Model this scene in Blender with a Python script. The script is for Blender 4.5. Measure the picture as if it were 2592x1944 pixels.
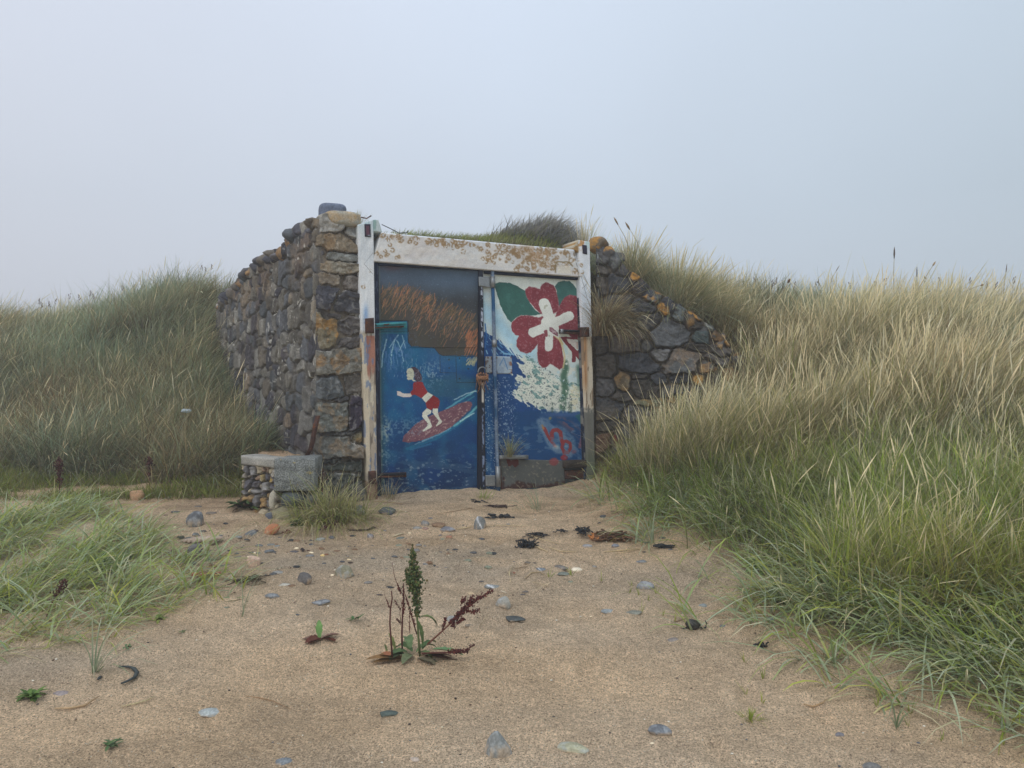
import bpy, math, random
import numpy as np
from mathutils import Vector
R = math.radians
for o in list(bpy.data.objects): bpy.data.objects.remove(o)
SC = bpy.context.scene
COL = SC.collection

# ------------------------------------------------------------ camera
FPX = 1872.0; CX = 1296.0; HY = 960.0; CAMZ = 1.5       # focal length, principal column and horizon row of the 2592x1944 photo
cd = bpy.data.cameras.new('camera'); cam = bpy.data.objects.new('camera', cd); COL.objects.link(cam)
cam.location = (0, 0, CAMZ); cam.rotation_euler = (R(90), 0, 0)
cd.sensor_width = 36; cd.lens = 36*FPX/2592; cd.shift_y = -(972-HY)/2592
cd.clip_start = 0.05; cd.clip_end = 2000
SC.camera = cam

# ------------------------------------------------------------ world, sun, exposure
W = bpy.data.worlds.new('World'); SC.world = W; W.use_nodes = True
nt = W.node_tree; nt.nodes.clear()
def wn(t, **k):
    n = nt.nodes.new(t)
    for a, b in k.items(): setattr(n, a, b)
    return n
SUN_EL, SUN_AZ = 50, 205
out = wn('ShaderNodeOutputWorld'); bg = wn('ShaderNodeBackground'); nt.links.new(bg.outputs[0], out.inputs[0])
bg.inputs[1].default_value = 0.1
sky = wn('ShaderNodeTexSky', sky_type='NISHITA', sun_disc=False); sky.sun_elevation = R(SUN_EL); sky.sun_rotation = R(SUN_AZ)
sky.dust_density = 4
tc = wn('ShaderNodeTexCoord'); sep = wn('ShaderNodeSeparateXYZ'); nt.links.new(tc.outputs['Generated'], sep.inputs[0])
rz = wn('ShaderNodeValToRGB'); nt.links.new(sep.outputs['Z'], rz.inputs[0])      # the overcast: colour by height above the horizon
rz.color_ramp.elements[0].position = 0.0; rz.color_ramp.elements[0].color = (.635,.685,.765,1)
rz.color_ramp.elements[1].position = 1.0; rz.color_ramp.elements[1].color = (.80,.88,1.0,1)
e = rz.color_ramp.elements.new(.22); e.color = (.615,.695,.80,1)
e = rz.color_ramp.elements.new(.45); e.color = (.675,.765,.90,1)
rx = wn('ShaderNodeValToRGB'); mr = wn('ShaderNodeMapRange'); nt.links.new(sep.outputs['X'], mr.inputs[0])
mr.inputs[1].default_value = -.6; mr.inputs[2].default_value = .6; nt.links.new(mr.outputs[0], rx.inputs[0])
rx.color_ramp.elements[0].color = (1.06,1.0,.975,1); rx.color_ramp.elements[1].color = (.84,.87,.86,1)
e = rx.color_ramp.elements.new(.5); e.color = (1,1,1,1)
cn = wn('ShaderNodeTexNoise'); cn.inputs['Scale'].default_value = 1.6; cn.inputs['Detail'].default_value = 3; cn.inputs['Roughness'].default_value=.45
nt.links.new(tc.outputs['Generated'], cn.inputs['Vector'])
cm = wn('ShaderNodeMapRange'); nt.links.new(cn.outputs[0], cm.inputs[0])
cm.inputs[1].default_value=.3; cm.inputs[2].default_value=.7; cm.inputs[3].default_value=.955; cm.inputs[4].default_value=1.045
m1 = wn('ShaderNodeMix', data_type='RGBA', blend_type='MULTIPLY'); m1.inputs[0].default_value = 1
nt.links.new(rz.outputs[0], m1.inputs[6]); nt.links.new(rx.outputs[0], m1.inputs[7])
vm = wn('ShaderNodeVectorMath', operation='SCALE'); nt.links.new(m1.outputs[2], vm.inputs[0]); nt.links.new(cm.outputs[0], vm.inputs['Scale'])
v2 = wn('ShaderNodeVectorMath', operation='SCALE'); nt.links.new(vm.outputs[0], v2.inputs[0]); v2.inputs['Scale'].default_value = 10.25
m2 = wn('ShaderNodeMix', data_type='RGBA'); m2.inputs[0].default_value = .96
nt.links.new(sky.outputs[0], m2.inputs[6]); nt.links.new(v2.outputs[0], m2.inputs[7]); nt.links.new(m2.outputs[2], bg.inputs[0])
sd = bpy.data.lights.new('sun', 'SUN'); sun = bpy.data.objects.new('sun', sd); COL.objects.link(sun)
sd.energy = 0.8; sd.angle = R(25); sd.color = (1, .96, .9)
az = R(SUN_AZ); dv = Vector((math.sin(az)*math.cos(R(SUN_EL)), math.cos(az)*math.cos(R(SUN_EL)), math.sin(R(SUN_EL))))
sun.rotation_euler = dv.to_track_quat('Z', 'Y').to_euler(); sun.location = (-6, -6, 12)
SC.view_settings.view_transform = 'Standard'; SC.view_settings.look = 'None'
SC.view_settings.exposure = 0; SC.view_settings.gamma = 1
try:
    SC.cycles.max_bounces = 6; SC.cycles.diffuse_bounces = 3; SC.cycles.transparent_max_bounces = 4; SC.cycles.volume_bounces = 3
except Exception: pass

# ------------------------------------------------------------ numpy helpers
rng = np.random.default_rng(7); random.seed(7)
def U(a, b, n=None): return rng.uniform(a, b, n)
def lin(c):
    c = np.asarray(c, float)/255.0
    return np.where(c <= .04045, c/12.92, ((c+.055)/1.055)**2.4)
def h3(ix, iy, iz, s):
    n = (ix.astype(np.int64)*374761393 + iy.astype(np.int64)*668265263 + iz.astype(np.int64)*2147483647 + s*1274126177) & 0xffffffff
    n = ((n ^ (n >> 13))*1274126177) & 0xffffffff
    n = ((n ^ (n >> 16))*2246822519) & 0xffffffff
    return ((n ^ (n >> 15)) & 0xffffff)/16777215.0
def vn(x, y, s=0, z=None):
    x = np.asarray(x, float); y = np.asarray(y, float)
    x0 = np.floor(x); y0 = np.floor(y); fx = x-x0; fy = y-y0
    fx = fx*fx*(3-2*fx); fy = fy*fy*(3-2*fy); ix = x0.astype(np.int64); iy = y0.astype(np.int64)
    def lay(iz):
        a = h3(ix, iy, iz, s); b = h3(ix+1, iy, iz, s); c = h3(ix, iy+1, iz, s); d = h3(ix+1, iy+1, iz, s)
        return (a*(1-fx)+b*fx)*(1-fy)+(c*(1-fx)+d*fx)*fy
    if z is None: return lay(np.zeros_like(ix))
    z0 = np.floor(z); fz = z-z0; fz = fz*fz*(3-2*fz); iz = z0.astype(np.int64)
    return lay(iz)*(1-fz)+lay(iz+1)*fz
def fbm(x, y, o=4, s=0, z=None):
    t = 0; a = .5; n = 0
    for k in range(o):
        t = t+a*vn(x*2**k+k*17.3, y*2**k-k*9.1, s+k, None if z is None else z*2**k+k*5.7); n += a; a *= .5
    return t/n
def sst(a, b, x):
    t = np.clip((x-a)/(b-a), 0, 1); return t*t*(3-2*t)

# ------------------------------------------------------------ object helpers
ORG = {}
def tag(o, label=None, cat=None, group=None, kind=None):
    if label: o['label'] = label
    if cat: o['category'] = cat
    if group: o['group'] = group
    if kind: o['kind'] = kind
    return o
def thing(name, label, cat, loc=(0,0,0), group=None):
    o = bpy.data.objects.new(name, None); COL.objects.link(o); o.location = loc; o.empty_display_size = .1
    ORG[o.name] = np.array(loc, float); return tag(o, label, cat, group)
def mk(name, V, F, mat, parent=None, col=None, smooth=True, loc=None, fset=None, mats=None, mi=None):
    """V in world coordinates; F an int array (n,3|4) or a list of index lists"""
    V = np.asarray(V, float)
    if parent is not None: org = ORG[parent.name]
    else: org = np.zeros(3) if loc is None else np.asarray(loc, float)
    V = V-org
    me = bpy.data.meshes.new(name)
    me.vertices.add(len(V)); me.vertices.foreach_set('co', V.astype(np.float32).ravel())
    if isinstance(F, np.ndarray):
        k = F.shape[1]; flat = F.ravel(); st = np.arange(0, len(flat), k)
    else:
        flat = np.concatenate([np.asarray(f) for f in F]); ln = np.array([len(f) for f in F]); st = np.concatenate([[0], np.cumsum(ln)[:-1]])
    me.loops.add(len(flat)); me.loops.foreach_set('vertex_index', flat.astype(np.int32))
    me.polygons.add(len(st)); me.polygons.foreach_set('loop_start', st.astype(np.int32))
    if smooth: me.polygons.foreach_set('use_smooth', np.ones(len(st), bool))
    if mats:
        for m in mats: me.materials.append(m)
        me.polygons.foreach_set('material_index', np.asarray(mi, np.int32))
    else: me.materials.append(mat)
    me.update(calc_edges=True)
    if col is not None:
        at = me.color_attributes.new('Col', 'FLOAT_COLOR', 'POINT')
        c = np.ones((len(V), 4), np.float32); c[:, :3] = col
        at.data.foreach_set('color', c.ravel())
    o = bpy.data.objects.new(name, me); COL.objects.link(o)
    if parent is not None: o.parent = parent
    else: o.location = org
    ORG[o.name] = org
    return o
class MB:
    """collects pieces of ONE mesh"""
    def __init__(s): s.V = []; s.F = []; s.C = []; s.n = 0
    def add(s, V, F, c=None):
        V = np.asarray(V, float); s.V.append(V)
        s.F += [[int(i)+s.n for i in f] for f in F]; s.n += len(V)
        if c is not None: s.C.append(np.broadcast_to(np.asarray(c, float), (len(V), 3)))
        return s
    def build(s, name, mat, parent=None, smooth=True, loc=None):
        return mk(name, np.concatenate(s.V), s.F, mat, parent, np.concatenate(s.C) if s.C else None, smooth, loc)
def un(px, py, Y): return np.array([(px-CX)/FPX*Y, Y, CAMZ-(py-HY)/FPX*Y])
def box(P, ax, ay, az, c=None, bev=.0):
    """box from corner P with edge vectors; optional chamfer through scaling of the caps"""
    P, ax, ay, az = [np.asarray(q, float) for q in (P, ax, ay, az)]
    V = [P+ax*i+ay*j+az*k for k in (0,1) for j in (0,1) for i in (0,1)]
    return V, [[0,2,3,1],[4,5,7,6],[0,1,5,4],[2,6,7,3],[0,4,6,2],[1,3,7,5]]
def tube(pts, rad, n=6, cap=True):
    pts = [np.asarray(p, float) for p in pts]; V = []; F = []
    if np.isscalar(rad): rad = [rad]*len(pts)
    up = np.array([.12, .93, .35]); 
    for i, p in enumerate(pts):
        t = pts[min(i+1, len(pts)-1)]-pts[max(i-1, 0)]; t = t/(np.linalg.norm(t)+1e-9)
        a = np.cross(t, up); a /= (np.linalg.norm(a)+1e-9); b = np.cross(t, a)
        for k in range(n):
            w = 2*math.pi*k/n; V.append(p+rad[i]*(math.cos(w)*a+math.sin(w)*b))
    for i in range(len(pts)-1):
        for k in range(n): F.append([i*n+k, i*n+(k+1) % n, (i+1)*n+(k+1) % n, (i+1)*n+k])
    if cap: F.append(list(range(n))[::-1]); F.append([(len(pts)-1)*n+k for k in range(n)])
    return V, F

# ------------------------------------------------------------ materials
def mat_new(name):
    m = bpy.data.materials.new(name); m.use_nodes = True; n = m.node_tree; n.nodes.clear()
    o = n.nodes.new('ShaderNodeOutputMaterial'); b = n.nodes.new('ShaderNodeBsdfPrincipled'); n.links.new(b.outputs[0], o.inputs[0])
    b.inputs['Specular IOR Level'].default_value = .25
    return m, n, b, o
def nd(n, t, **k):
    x = n.nodes.new(t)
    for a, b in k.items():
        if hasattr(x, a): setattr(x, a, b)
        else: x.inputs[a.replace('_', ' ')].default_value = b
    return x
def surf(name, base=None, rough=.85, n1=(6, .25), n2=(60, .2), bump=(80, .3, .01), metal=0, spec=.25, tint=None):
    """Col attribute (or one colour) broken up by two noises and a fine bump"""
    m, n, b, o = mat_new(name)
    if base is None: c = nd(n, 'ShaderNodeVertexColor', layer_name='Col').outputs[0]
    else:
        r = nd(n, 'ShaderNodeRGB'); r.outputs[0].default_value = (*base, 1); c = r.outputs[0]
    t = nd(n, 'ShaderNodeTexCoord')
    for sc, am in (n1, n2):
        nz = nd(n, 'ShaderNodeTexNoise'); nz.inputs['Scale'].default_value = sc; nz.inputs['Detail'].default_value = 4
        n.links.new(t.outputs['Object'], nz.inputs['Vector'])
        mp = nd(n, 'ShaderNodeMapRange'); n.links.new(nz.outputs[0], mp.inputs[0])
        mp.inputs[1].default_value = .25; mp.inputs[2].default_value = .75; mp.inputs[3].default_value = 1-am; mp.inputs[4].default_value = 1+am
        v = nd(n, 'ShaderNodeVectorMath', operation='SCALE'); n.links.new(c, v.inputs[0]); n.links.new(mp.outputs[0], v.inputs['Scale']); c = v.outputs[0]
    if tint:
        nz = nd(n, 'ShaderNodeTexNoise'); nz.inputs['Scale'].default_value = tint[1]; nz.inputs['Detail'].default_value = 6
        n.links.new(t.outputs['Object'], nz.inputs['Vector'])
        mp = nd(n, 'ShaderNodeMapRange'); n.links.new(nz.outputs[0], mp.inputs[0]); mp.inputs[1].default_value = tint[2]; mp.inputs[2].default_value = tint[2]+.08
        mx = nd(n, 'ShaderNodeMix', data_type='RGBA'); n.links.new(mp.outputs[0], mx.inputs[0]); n.links.new(c, mx.inputs[6]); mx.inputs[7].default_value = (*tint[0], 1); c = mx.outputs[2]
    n.links.new(c, b.inputs['Base Color']); b.inputs['Roughness'].default_value = rough; b.inputs['Metallic'].default_value = metal
    b.inputs['Specular IOR Level'].default_value = spec
    if bump:
        nz = nd(n, 'ShaderNodeTexNoise'); nz.inputs['Scale'].default_value = bump[0]; nz.inputs['Detail'].default_value = 5
        n.links.new(t.outputs['Object'], nz.inputs['Vector'])
        bp = nd(n, 'ShaderNodeBump'); bp.inputs['Strength'].default_value = bump[1]; bp.inputs['Distance'].default_value = bump[2]
        n.links.new(nz.outputs[0], bp.inputs['Height']); n.links.new(bp.outputs[0], b.inputs['Normal'])
    return m
M = {}
M['wall'] = surf('rubble_stone', n1=(9, .22), n2=(70, .3), bump=(60, .6, .012))
M['rock'] = surf('beach_stone', n1=(14, .25), n2=(110, .28), bump=(90, .5, .006), rough=.75)
M['shell'] = surf('shell', n1=(20, .1), n2=(90, .1), bump=(70, .2, .003), rough=.5)
M['paint'] = surf('door_paint', n1=(7, .12), n2=(130, .16), bump=(45, .25, .004), rough=.65, spec=.18)
M['conc'] = surf('painted_concrete', n1=(5, .08), n2=(90, .12), bump=(70, .4, .006), rough=.85)
M['block'] = surf('rough_concrete', base=tuple(lin((126,129,126))*1.1), n1=(11, .4), n2=(90, .75), bump=(80, .9, .014), tint=((.42,.33,.10), 14, .66))
M['slab'] = surf('weathered_slab', base=tuple(lin((156,153,145))*1.1), n1=(7, .25), n2=(90, .45), bump=(70, .6, .008), tint=((.42,.34,.12), 10, .64))
M['rust'] = surf('rusted_iron', base=(.075,.036,.026), n1=(18, .5), n2=(120, .4), bump=(90, .7, .004), rough=.85, tint=((.16,.055,.02), 25, .56))
M['steel'] = surf('galvanised_steel', base=(.30,.32,.33), n1=(10, .2), n2=(80, .15), bump=(60, .2, .002), rough=.45, metal=.6)
M['black'] = surf('black_paint', base=(.012,.016,.026), n1=(10, .3), n2=(80, .3), bump=(60, .3, .003), rough=.55)
M['wood'] = surf('old_timber', base=(.05,.04,.032), n1=(10, .35), n2=(90, .35), bump=(50, .7, .006))
M['teal'] = surf('teal_paint', base=(.05,.30,.33), n1=(18, .3), n2=(80, .3), bump=(60, .3, .003), rough=.5, tint=((.10,.045,.03), 22, .58))
M['plant'] = surf('plant', n1=(30, .2), n2=(150, .2), bump=(120, .3, .002), rough=.7)
M['weed'] = surf('seaweed', n1=(30, .3), n2=(150, .3), bump=(120, .6, .003), rough=.5, spec=.4)
M['drift'] = surf('driftwood', base=tuple(lin((178,158,140))), n1=(8, .2), n2=(120, .3), bump=(60, .6, .005))
def mat_grass():
    m, n, b, o = mat_new('grass')
    n.nodes.remove(b)
    c = nd(n, 'ShaderNodeVertexColor', layer_name='Col')
    d = nd(n, 'ShaderNodeBsdfDiffuse'); t = nd(n, 'ShaderNodeBsdfTranslucent'); x = nd(n, 'ShaderNodeMixShader'); x.inputs[0].default_value = .3
    n.links.new(c.outputs[0], d.inputs[0]); n.links.new(c.outputs[0], t.inputs[0]); n.links.new(d.outputs[0], x.inputs[1]); n.links.new(t.outputs[0], x.inputs[2])
    n.links.new(x.outputs[0], o.inputs[0]); return m
M['grass'] = mat_grass()
def mat_sand():
    m, n, b, o = mat_new('sand')
    t = nd(n, 'ShaderNodeTexCoord'); P = t.outputs['Object']
    vc = nd(n, 'ShaderNodeVertexColor', layer_name='Col')
    def noise(sc, det=4, ro=.55):
        q = nd(n, 'ShaderNodeTexNoise'); q.inputs['Scale'].default_value = sc; q.inputs['Detail'].default_value = det; q.inputs['Roughness'].default_value = ro
        n.links.new(P, q.inputs['Vector']); return q.outputs[0]
    def mapr(v, a, b2, c, d):
        q = nd(n, 'ShaderNodeMapRange'); n.links.new(v, q.inputs[0])
        for i, z in enumerate((a, b2, c, d)): q.inputs[i+1].default_value = z
        return q.outputs[0]
    def mul(c, f):
        v = nd(n, 'ShaderNodeVectorMath', operation='SCALE'); n.links.new(c, v.inputs[0]); n.links.new(f, v.inputs['Scale']); return v.outputs[0]
    def mix(c, f, col):
        x = nd(n, 'ShaderNodeMix', data_type='RGBA'); n.links.new(f, x.inputs[0]); n.links.new(c, x.inputs[6]); x.inputs[7].default_value = (*col, 1); return x.outputs[2]
    c = vc.outputs[0]
    c = mul(c, mapr(noise(1.6), .3, .7, .86, 1.12))
    c = mul(c, mapr(noise(11), .3, .7, .9, 1.09))
    g = noise(135, 3, .7)
    c = mul(c, mapr(g, .34, .68, .50, 1.52))
    c = mul(c, mapr(noise(50, 3, .6), .3, .7, .78, 1.22))
    def specks(sc, thr, col, c):
        v = nd(n, 'ShaderNodeTexVoronoi'); v.inputs['Scale'].default_value = sc; n.links.new(P, v.inputs['Vector'])
        s2 = nd(n, 'ShaderNodeSeparateColor'); n.links.new(v.outputs['Color'], s2.inputs[0])
        lt = nd(n, 'ShaderNodeMath', operation='LESS_THAN'); n.links.new(s2.outputs[0], lt.inputs[0]); lt.inputs[1].default_value = thr
        l2 = nd(n, 'ShaderNodeMath', operation='LESS_THAN'); n.links.new(v.outputs['Distance'], l2.inputs[0]); l2.inputs[1].default_value = .38
        mm = nd(n, 'ShaderNodeMath', operation='MULTIPLY'); n.links.new(lt.outputs[0], mm.inputs[0]); n.links.new(l2.outputs[0], mm.inputs[1])
        return mix(c, mm.outputs[0], col)
    c = specks(150, .10, (.11,.08,.055), c)
    c = specks(130, .05, (.62,.55,.42), c)
    n.links.new(c, b.inputs['Base Color']); b.inputs['Roughness'].default_value = .95; b.inputs['Specular IOR Level'].default_value = .1
    ad = nd(n, 'ShaderNodeMath', operation='ADD'); n.links.new(g, ad.inputs[0]); n.links.new(noise(45, 3), ad.inputs[1])
    bp = nd(n, 'ShaderNodeBump'); bp.inputs['Strength'].default_value = .8; bp.inputs['Distance'].default_value = .02
    n.links.new(ad.outputs[0], bp.inputs['Height']); n.links.new(bp.outputs[0], b.inputs['Normal'])
    return m
M['sand'] = mat_sand()

# ------------------------------------------------------------ the planes of the building
DP = np.array([-1.257, 6.9]); DU = np.array([.904, .427]); DU /= np.linalg.norm(DU); DN = np.array([DU[1], -DU[0]])   # door plane, normal to the viewer
def on_plane(px, py, P0, Nn, off=0.0):
    """points of the photo's rays on a vertical plane, moved OFF along its normal"""
    px = np.asarray(px, float); py = np.asarray(py, float); k = (px-CX)/FPX
    Y = (P0@Nn+off)/(k*Nn[0]+Nn[1])
    return np.stack([k*Y, Y, CAMZ-(py-HY)/FPX*Y], -1)
def dpl(px, py, off=0.0): return on_plane(px, py, DP, DN, off)
CORN = DP+DU*(-.562)
LU = np.array([-.53, .848]); LU /= np.linalg.norm(LU); LN = np.array([-LU[1], LU[0]])          # side wall
if LN@(np.array([0,0])-CORN) < 0: LN = -LN
RP = np.array([.90, 7.93]); RU = np.array([.985, -.17]); RU /= np.linalg.norm(RU); RN = np.array([RU[1], -RU[0]])     # wing wall

# ------------------------------------------------------------ terrain
front = [(-12,-2,0),(0,-2,0),(10,-2,.3),(-6,1,0),(-2,1,0),(2,1,0),(6,1,.3),(-4,2.4,0),(-1.5,2.4,0),(0,2.4,0),(1.5,2.4,0),
 (-3,3.3,.02),(-1,3.3,.01),(1,3.3,.02),(-4,4,.08),(-1.5,4.5,.12),(0,4.5,.12),(1.2,4.5,.13),(-3,5,.19),(-1,5.5,.24),(.3,5.5,.24),(-4.2,6,.31),(-2.6,6,.29),
 (-1,6.4,.35),(.2,6.6,.33),(-1.6,6.45,.34),(-1.2,6.9,.41),(-.2,7.3,.385),(.7,7.6,.35),(.3,7.0,.35),(-6,6,.33),(-9,6,.35),(-6,8,.5),(-3.3,7.6,.46),(-2.9,7.2,.42),
 (-3.4,8.7,.65),(-5,9,.6),(-7,9.4,.6),(-10,9,.6),(-12,6,.4),
 (-6.2,12,2.5),(-5,12,2.9),(-4.1,11.3,2.7),(-9,12.3,2.15),(-12,12,1.9),(-3.7,9.8,1.35),(-6,10.4,1.2),(-8,10.5,1.1),(-3.1,8.75,.85),(-2.62,7.95,.62),
 (-7,14,2.5),(-5,15,2.8),(-9,15,2.3),(-12,16,2.1),(-3,13,2.9),
 (.98,7.4,.40),(1.28,5.4,.25),(1.5,4.5,.15),(1.65,3.9,.08),(2.2,3.1,.03),(3.2,2.3,.06),(1.35,7.2,.60),(1.8,6.8,.86),(2.5,7.2,1.15),(2.2,6,.68),(2.2,5,.42),(2.6,4,.33),
 (3.5,5,.72),(3.5,6.3,1.15),(3.2,3.2,.25),(4,4,.6),(5,5.5,1.0),(4.5,7.5,1.62),(3.4,8.2,1.9),(6,8.5,1.85),(8,9,1.9),(5,9.5,2.0),(7,7,1.4),(6,4,.9),(9,6,1.2),(10,10,1.9),
 (5,12,1.9),(8,13,1.7),(14,14,2),(14,2,.8),(1,13,2.4)]
back = [(-1.6,6.95,2.75),(-2.2,7.8,2.68),(-3,9.1,2.4),(-3.9,10.5,2.15),(-4.3,11,2.2),(-4.3,12,2.5),(-1.2,7.5,2.95),(-.5,7.9,2.99),(.25,8.1,2.98),(0,9.5,2.9),(-1,9,2.85),(-2,10,2.6),
 (.5,9.2,3.25),(.60,8.75,3.24),(.1,8.8,3.20),(-.4,8.6,3.10),(-.8,8.4,3.02),(.98,8.7,2.62),(1.0,8.15,2.6),(1.5,8.1,2.36),(1.95,8.0,2.05),(2.4,8.0,1.95),(2.9,8.1,1.95),(2.3,9,2.38),(3.5,9,2.25),(1.5,9.4,2.6),
 (3,10.5,2.4),(0,12,2.6),(-2,12,2.6),(5,9.5,2.1),(-3,13,2.5),(-5,15,2.5),(1,13,2.4),(5,12,2.1),(8,13,2),(-8,16,2.2),(3,16,2.1),(12,16,2)]
def tps(pts):
    p = np.array(pts, float); n = len(p); D = np.hypot(p[:,None,0]-p[None,:,0], p[:,None,1]-p[None,:,1])
    K = np.where(D > 0, D*D*np.log(D+1e-12), 0)+np.eye(n)*.02
    Q = np.hstack([np.ones((n,1)), p[:,:2]]); A = np.block([[K, Q],[Q.T, np.zeros((3,3))]])
    w = np.linalg.solve(A, np.concatenate([p[:,2], np.zeros(3)]))
    def f(x, y):
        r = w[n]+w[n+1]*x+w[n+2]*y
        for i in range(n):
            d2 = (x-p[i,0])**2+(y-p[i,1])**2; r = r+w[i]*.5*d2*np.log(d2+1e-12)
        return r
    return f
fF, fB = tps(front), tps(back)
RE = RP+RU*2.3
WEND = CORN+LU*4.75
RGN = np.array([CORN+LU*.12-LN*.2, WEND-LN*.2, (-7.5,19), (9,19), (3.9,8.6), RE-RN*.22, RP-RN*.22, DP+DU*2.33-DN*.22, DP-DU*.4-DN*.25])
def sdist(poly, x, y):
    """signed distance to a polygon, positive inside"""
    d = np.full(x.shape, 1e9); ins = np.zeros(x.shape, bool); n = len(poly)
    for i in range(n):
        a = poly[i]; b = poly[(i+1) % n]; e = b-a; t = np.clip(((x-a[0])*e[0]+(y-a[1])*e[1])/(e@e), 0, 1)
        d = np.minimum(d, np.hypot(x-a[0]-t*e[0], y-a[1]-t*e[1]))
        c = ((a[1] > y) != (b[1] > y)) & (x < (b[0]-a[0])*(y-a[1])/(b[1]-a[1]+1e-12)+a[0]); ins ^= c
    return np.where(ins, d, -d)
FILL = np.array([(-1.94,6.53),(-1.74,6.53),(-1.80,6.75),(-2.68,8.2),(-2.9,8.2),(-2.26,6.80)])
DUNE_R = np.array([(.80,8.3),(.95,7.3),(1.28,5.4),(1.5,4.5),(1.66,3.9),(2.2,3.1),(3.2,2.3),(4.5,1.5),(14,0),(14,20),(.8,20)])
_fr = np.random.default_rng(99)
FEET = [(_fr.uniform(-2.3, 1.5), _fr.uniform(2.9, 6.7), _fr.normal(1.45, .35), _fr.uniform(.8, 1.2)) for _ in range(46)]
def ghz(x, y, micro=True):
    x = np.asarray(x, float); y = np.asarray(y, float); sh = x.shape; x = x.ravel(); y = y.ravel()
    xc = np.clip(x, -12, 14); yc = np.clip(y, -2, 16)
    a = fF(xc, yc); b = fB(np.clip(xc, -8, 12), np.clip(yc, 6.5, 16))
    s = sdist(RGN, x, y); far = sst(10, 13, y); wd = .05+far*1.0
    m = sst(-.5, .5, s/wd/2)
    z = a*(1-m)+b*m
    f = sdist(FILL, x, y); fm = sst(-.09, .03, f)*(1-m)
    z = np.where(fm > 0, np.maximum(z, z*(1-fm)+(.755+.02*np.clip(y-6.5, 0, 1.5))*fm), z)
    if micro:
        near = 1-sst(7.5, 9.5, y)
        z = z+near*(1-m)*((fbm(x*1.7, y*2.6, 3, 3)-.5)*.05+(fbm(x*6, y*11, 3, 5)-.5)*.034+(fbm(x*22, y*34, 2, 9)-.5)*.013+(np.sin((x*.45+y)*34+(fbm(x*2, y*2, 3, 12)-.5)*9)*.0035*sst(.42, .6, fbm(x*.8, y*.8, 2, 14))))
        for fx, fy, fa, fl in FEET:
            k = (np.abs(x-fx) < .3) & (np.abs(y-fy) < .3)
            if k.any():
                dx = x[k]-fx; dy = y[k]-fy; q = np.hypot((dx*math.cos(fa)+dy*math.sin(fa))/(.13*fl), (-dx*math.sin(fa)+dy*math.cos(fa))/(.055*fl)); z[k] += -.020*(1-sst(.5, 1.05, q))+.008*np.exp(-((q-1.3)/.28)**2)
    return z.reshape(sh)
def gz(x, y): return float(ghz(np.array([x]), np.array([y]))[0])
def ghit(px, py):
    """where a ray of the photo meets the ground"""
    Y = np.linspace(2.2, 14, 700); k = (px-CX)/FPX; z = CAMZ-(py-HY)/FPX*Y; g = ghz(k*Y, Y)
    i = int(np.argmax(g >= z)); i = max(i, 1)
    d0 = z[i-1]-g[i-1]; d1 = z[i]-g[i]; t = d0/(d0-d1+1e-9); y = Y[i-1]+(Y[i]-Y[i-1])*t
    return np.array([k*y, y, float(ghz(np.array([k*y]), np.array([y]))[0])])
def axis(*seg):
    return np.unique(np.round(np.concatenate(seg), 5))
gx = axis(-np.geomspace(5.2, 220, 40), np.arange(-5.2, 4.2, .026), np.arange(4.2, 10, .09), np.geomspace(10, 220, 30))
gy = axis(-np.geomspace(1, 120, 16), np.arange(-1, 2.2, .2), np.arange(2.2, 7.8, .024), np.arange(7.8, 13, .055), np.geomspace(13, 260, 40))
GX, GY = np.meshgrid(gx, gy); GZ = ghz(GX, GY)
nx, ny = len(gx), len(gy)
idx = np.arange(nx*ny).reshape(ny, nx)
GF = np.stack([idx[:-1,:-1], idx[:-1,1:], idx[1:,1:], idx[1:,:-1]], -1).reshape(-1, 4)
SANDC = lin((178,156,129))*1.44; LITTER = lin((92,84,60))
dR = sdist(DUNE_R, GX, GY)
veg = np.maximum(sst(.0, .7, dR+(fbm(GX*2, GY*2, 3, 21)-.5)*.8), sst(8.5, 9.3, GY+(fbm(GX*2, GY*2, 3, 22)-.5)*.8))
veg = np.maximum(veg, sst(-.05, .05, sdist(RGN, GX, GY)))
pk = fbm(GX*.9+4, GY*1.6, 3, 31)
c = SANDC[None,None,:]*(1+(pk[...,None]-.5)*np.array([.12,.0,-.18]))
pale = sst(.48, .62, fbm(GX*1.3, GY*5, 4, 41))*np.exp(-((GY-5.35-.10*GX)/.30)**2)*sst(-3.2, -2.4, GX)*(1-sst(-.3, .4, GX))
c = c*(1-pale[...,None]*.6)+(lin((176,162,142))*1.2)*pale[...,None]*.6
drk = sst(.55, .75, fbm(GX*3, GY*9, 4, 51))*sst(5.2, 6, GY)*.35
c = c*(1-drk[...,None])+lin((120,98,76))*drk[...,None]
wr = sst(6.0, 7.0, GY)*(1-sst(-2.2,-1.0,GX))*.35; c = c*(1-wr[...,None]*np.array([.10,.22,.30])); dp_ = sst(.5, .68, fbm(GX*1.1+3, GY*2.4, 4, 61))*.16; c = c*(1-dp_[...,None])
c = c*(1-veg[...,None])+LITTER*veg[...,None]
ground = mk('ground', np.stack([GX, GY, GZ], -1).reshape(-1, 3), GF, M['sand'], col=c.reshape(-1, 3))
tag(ground, kind='structure')
ground['label'] = 'pale brown beach sand rising to the foot of the dunes'
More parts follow.
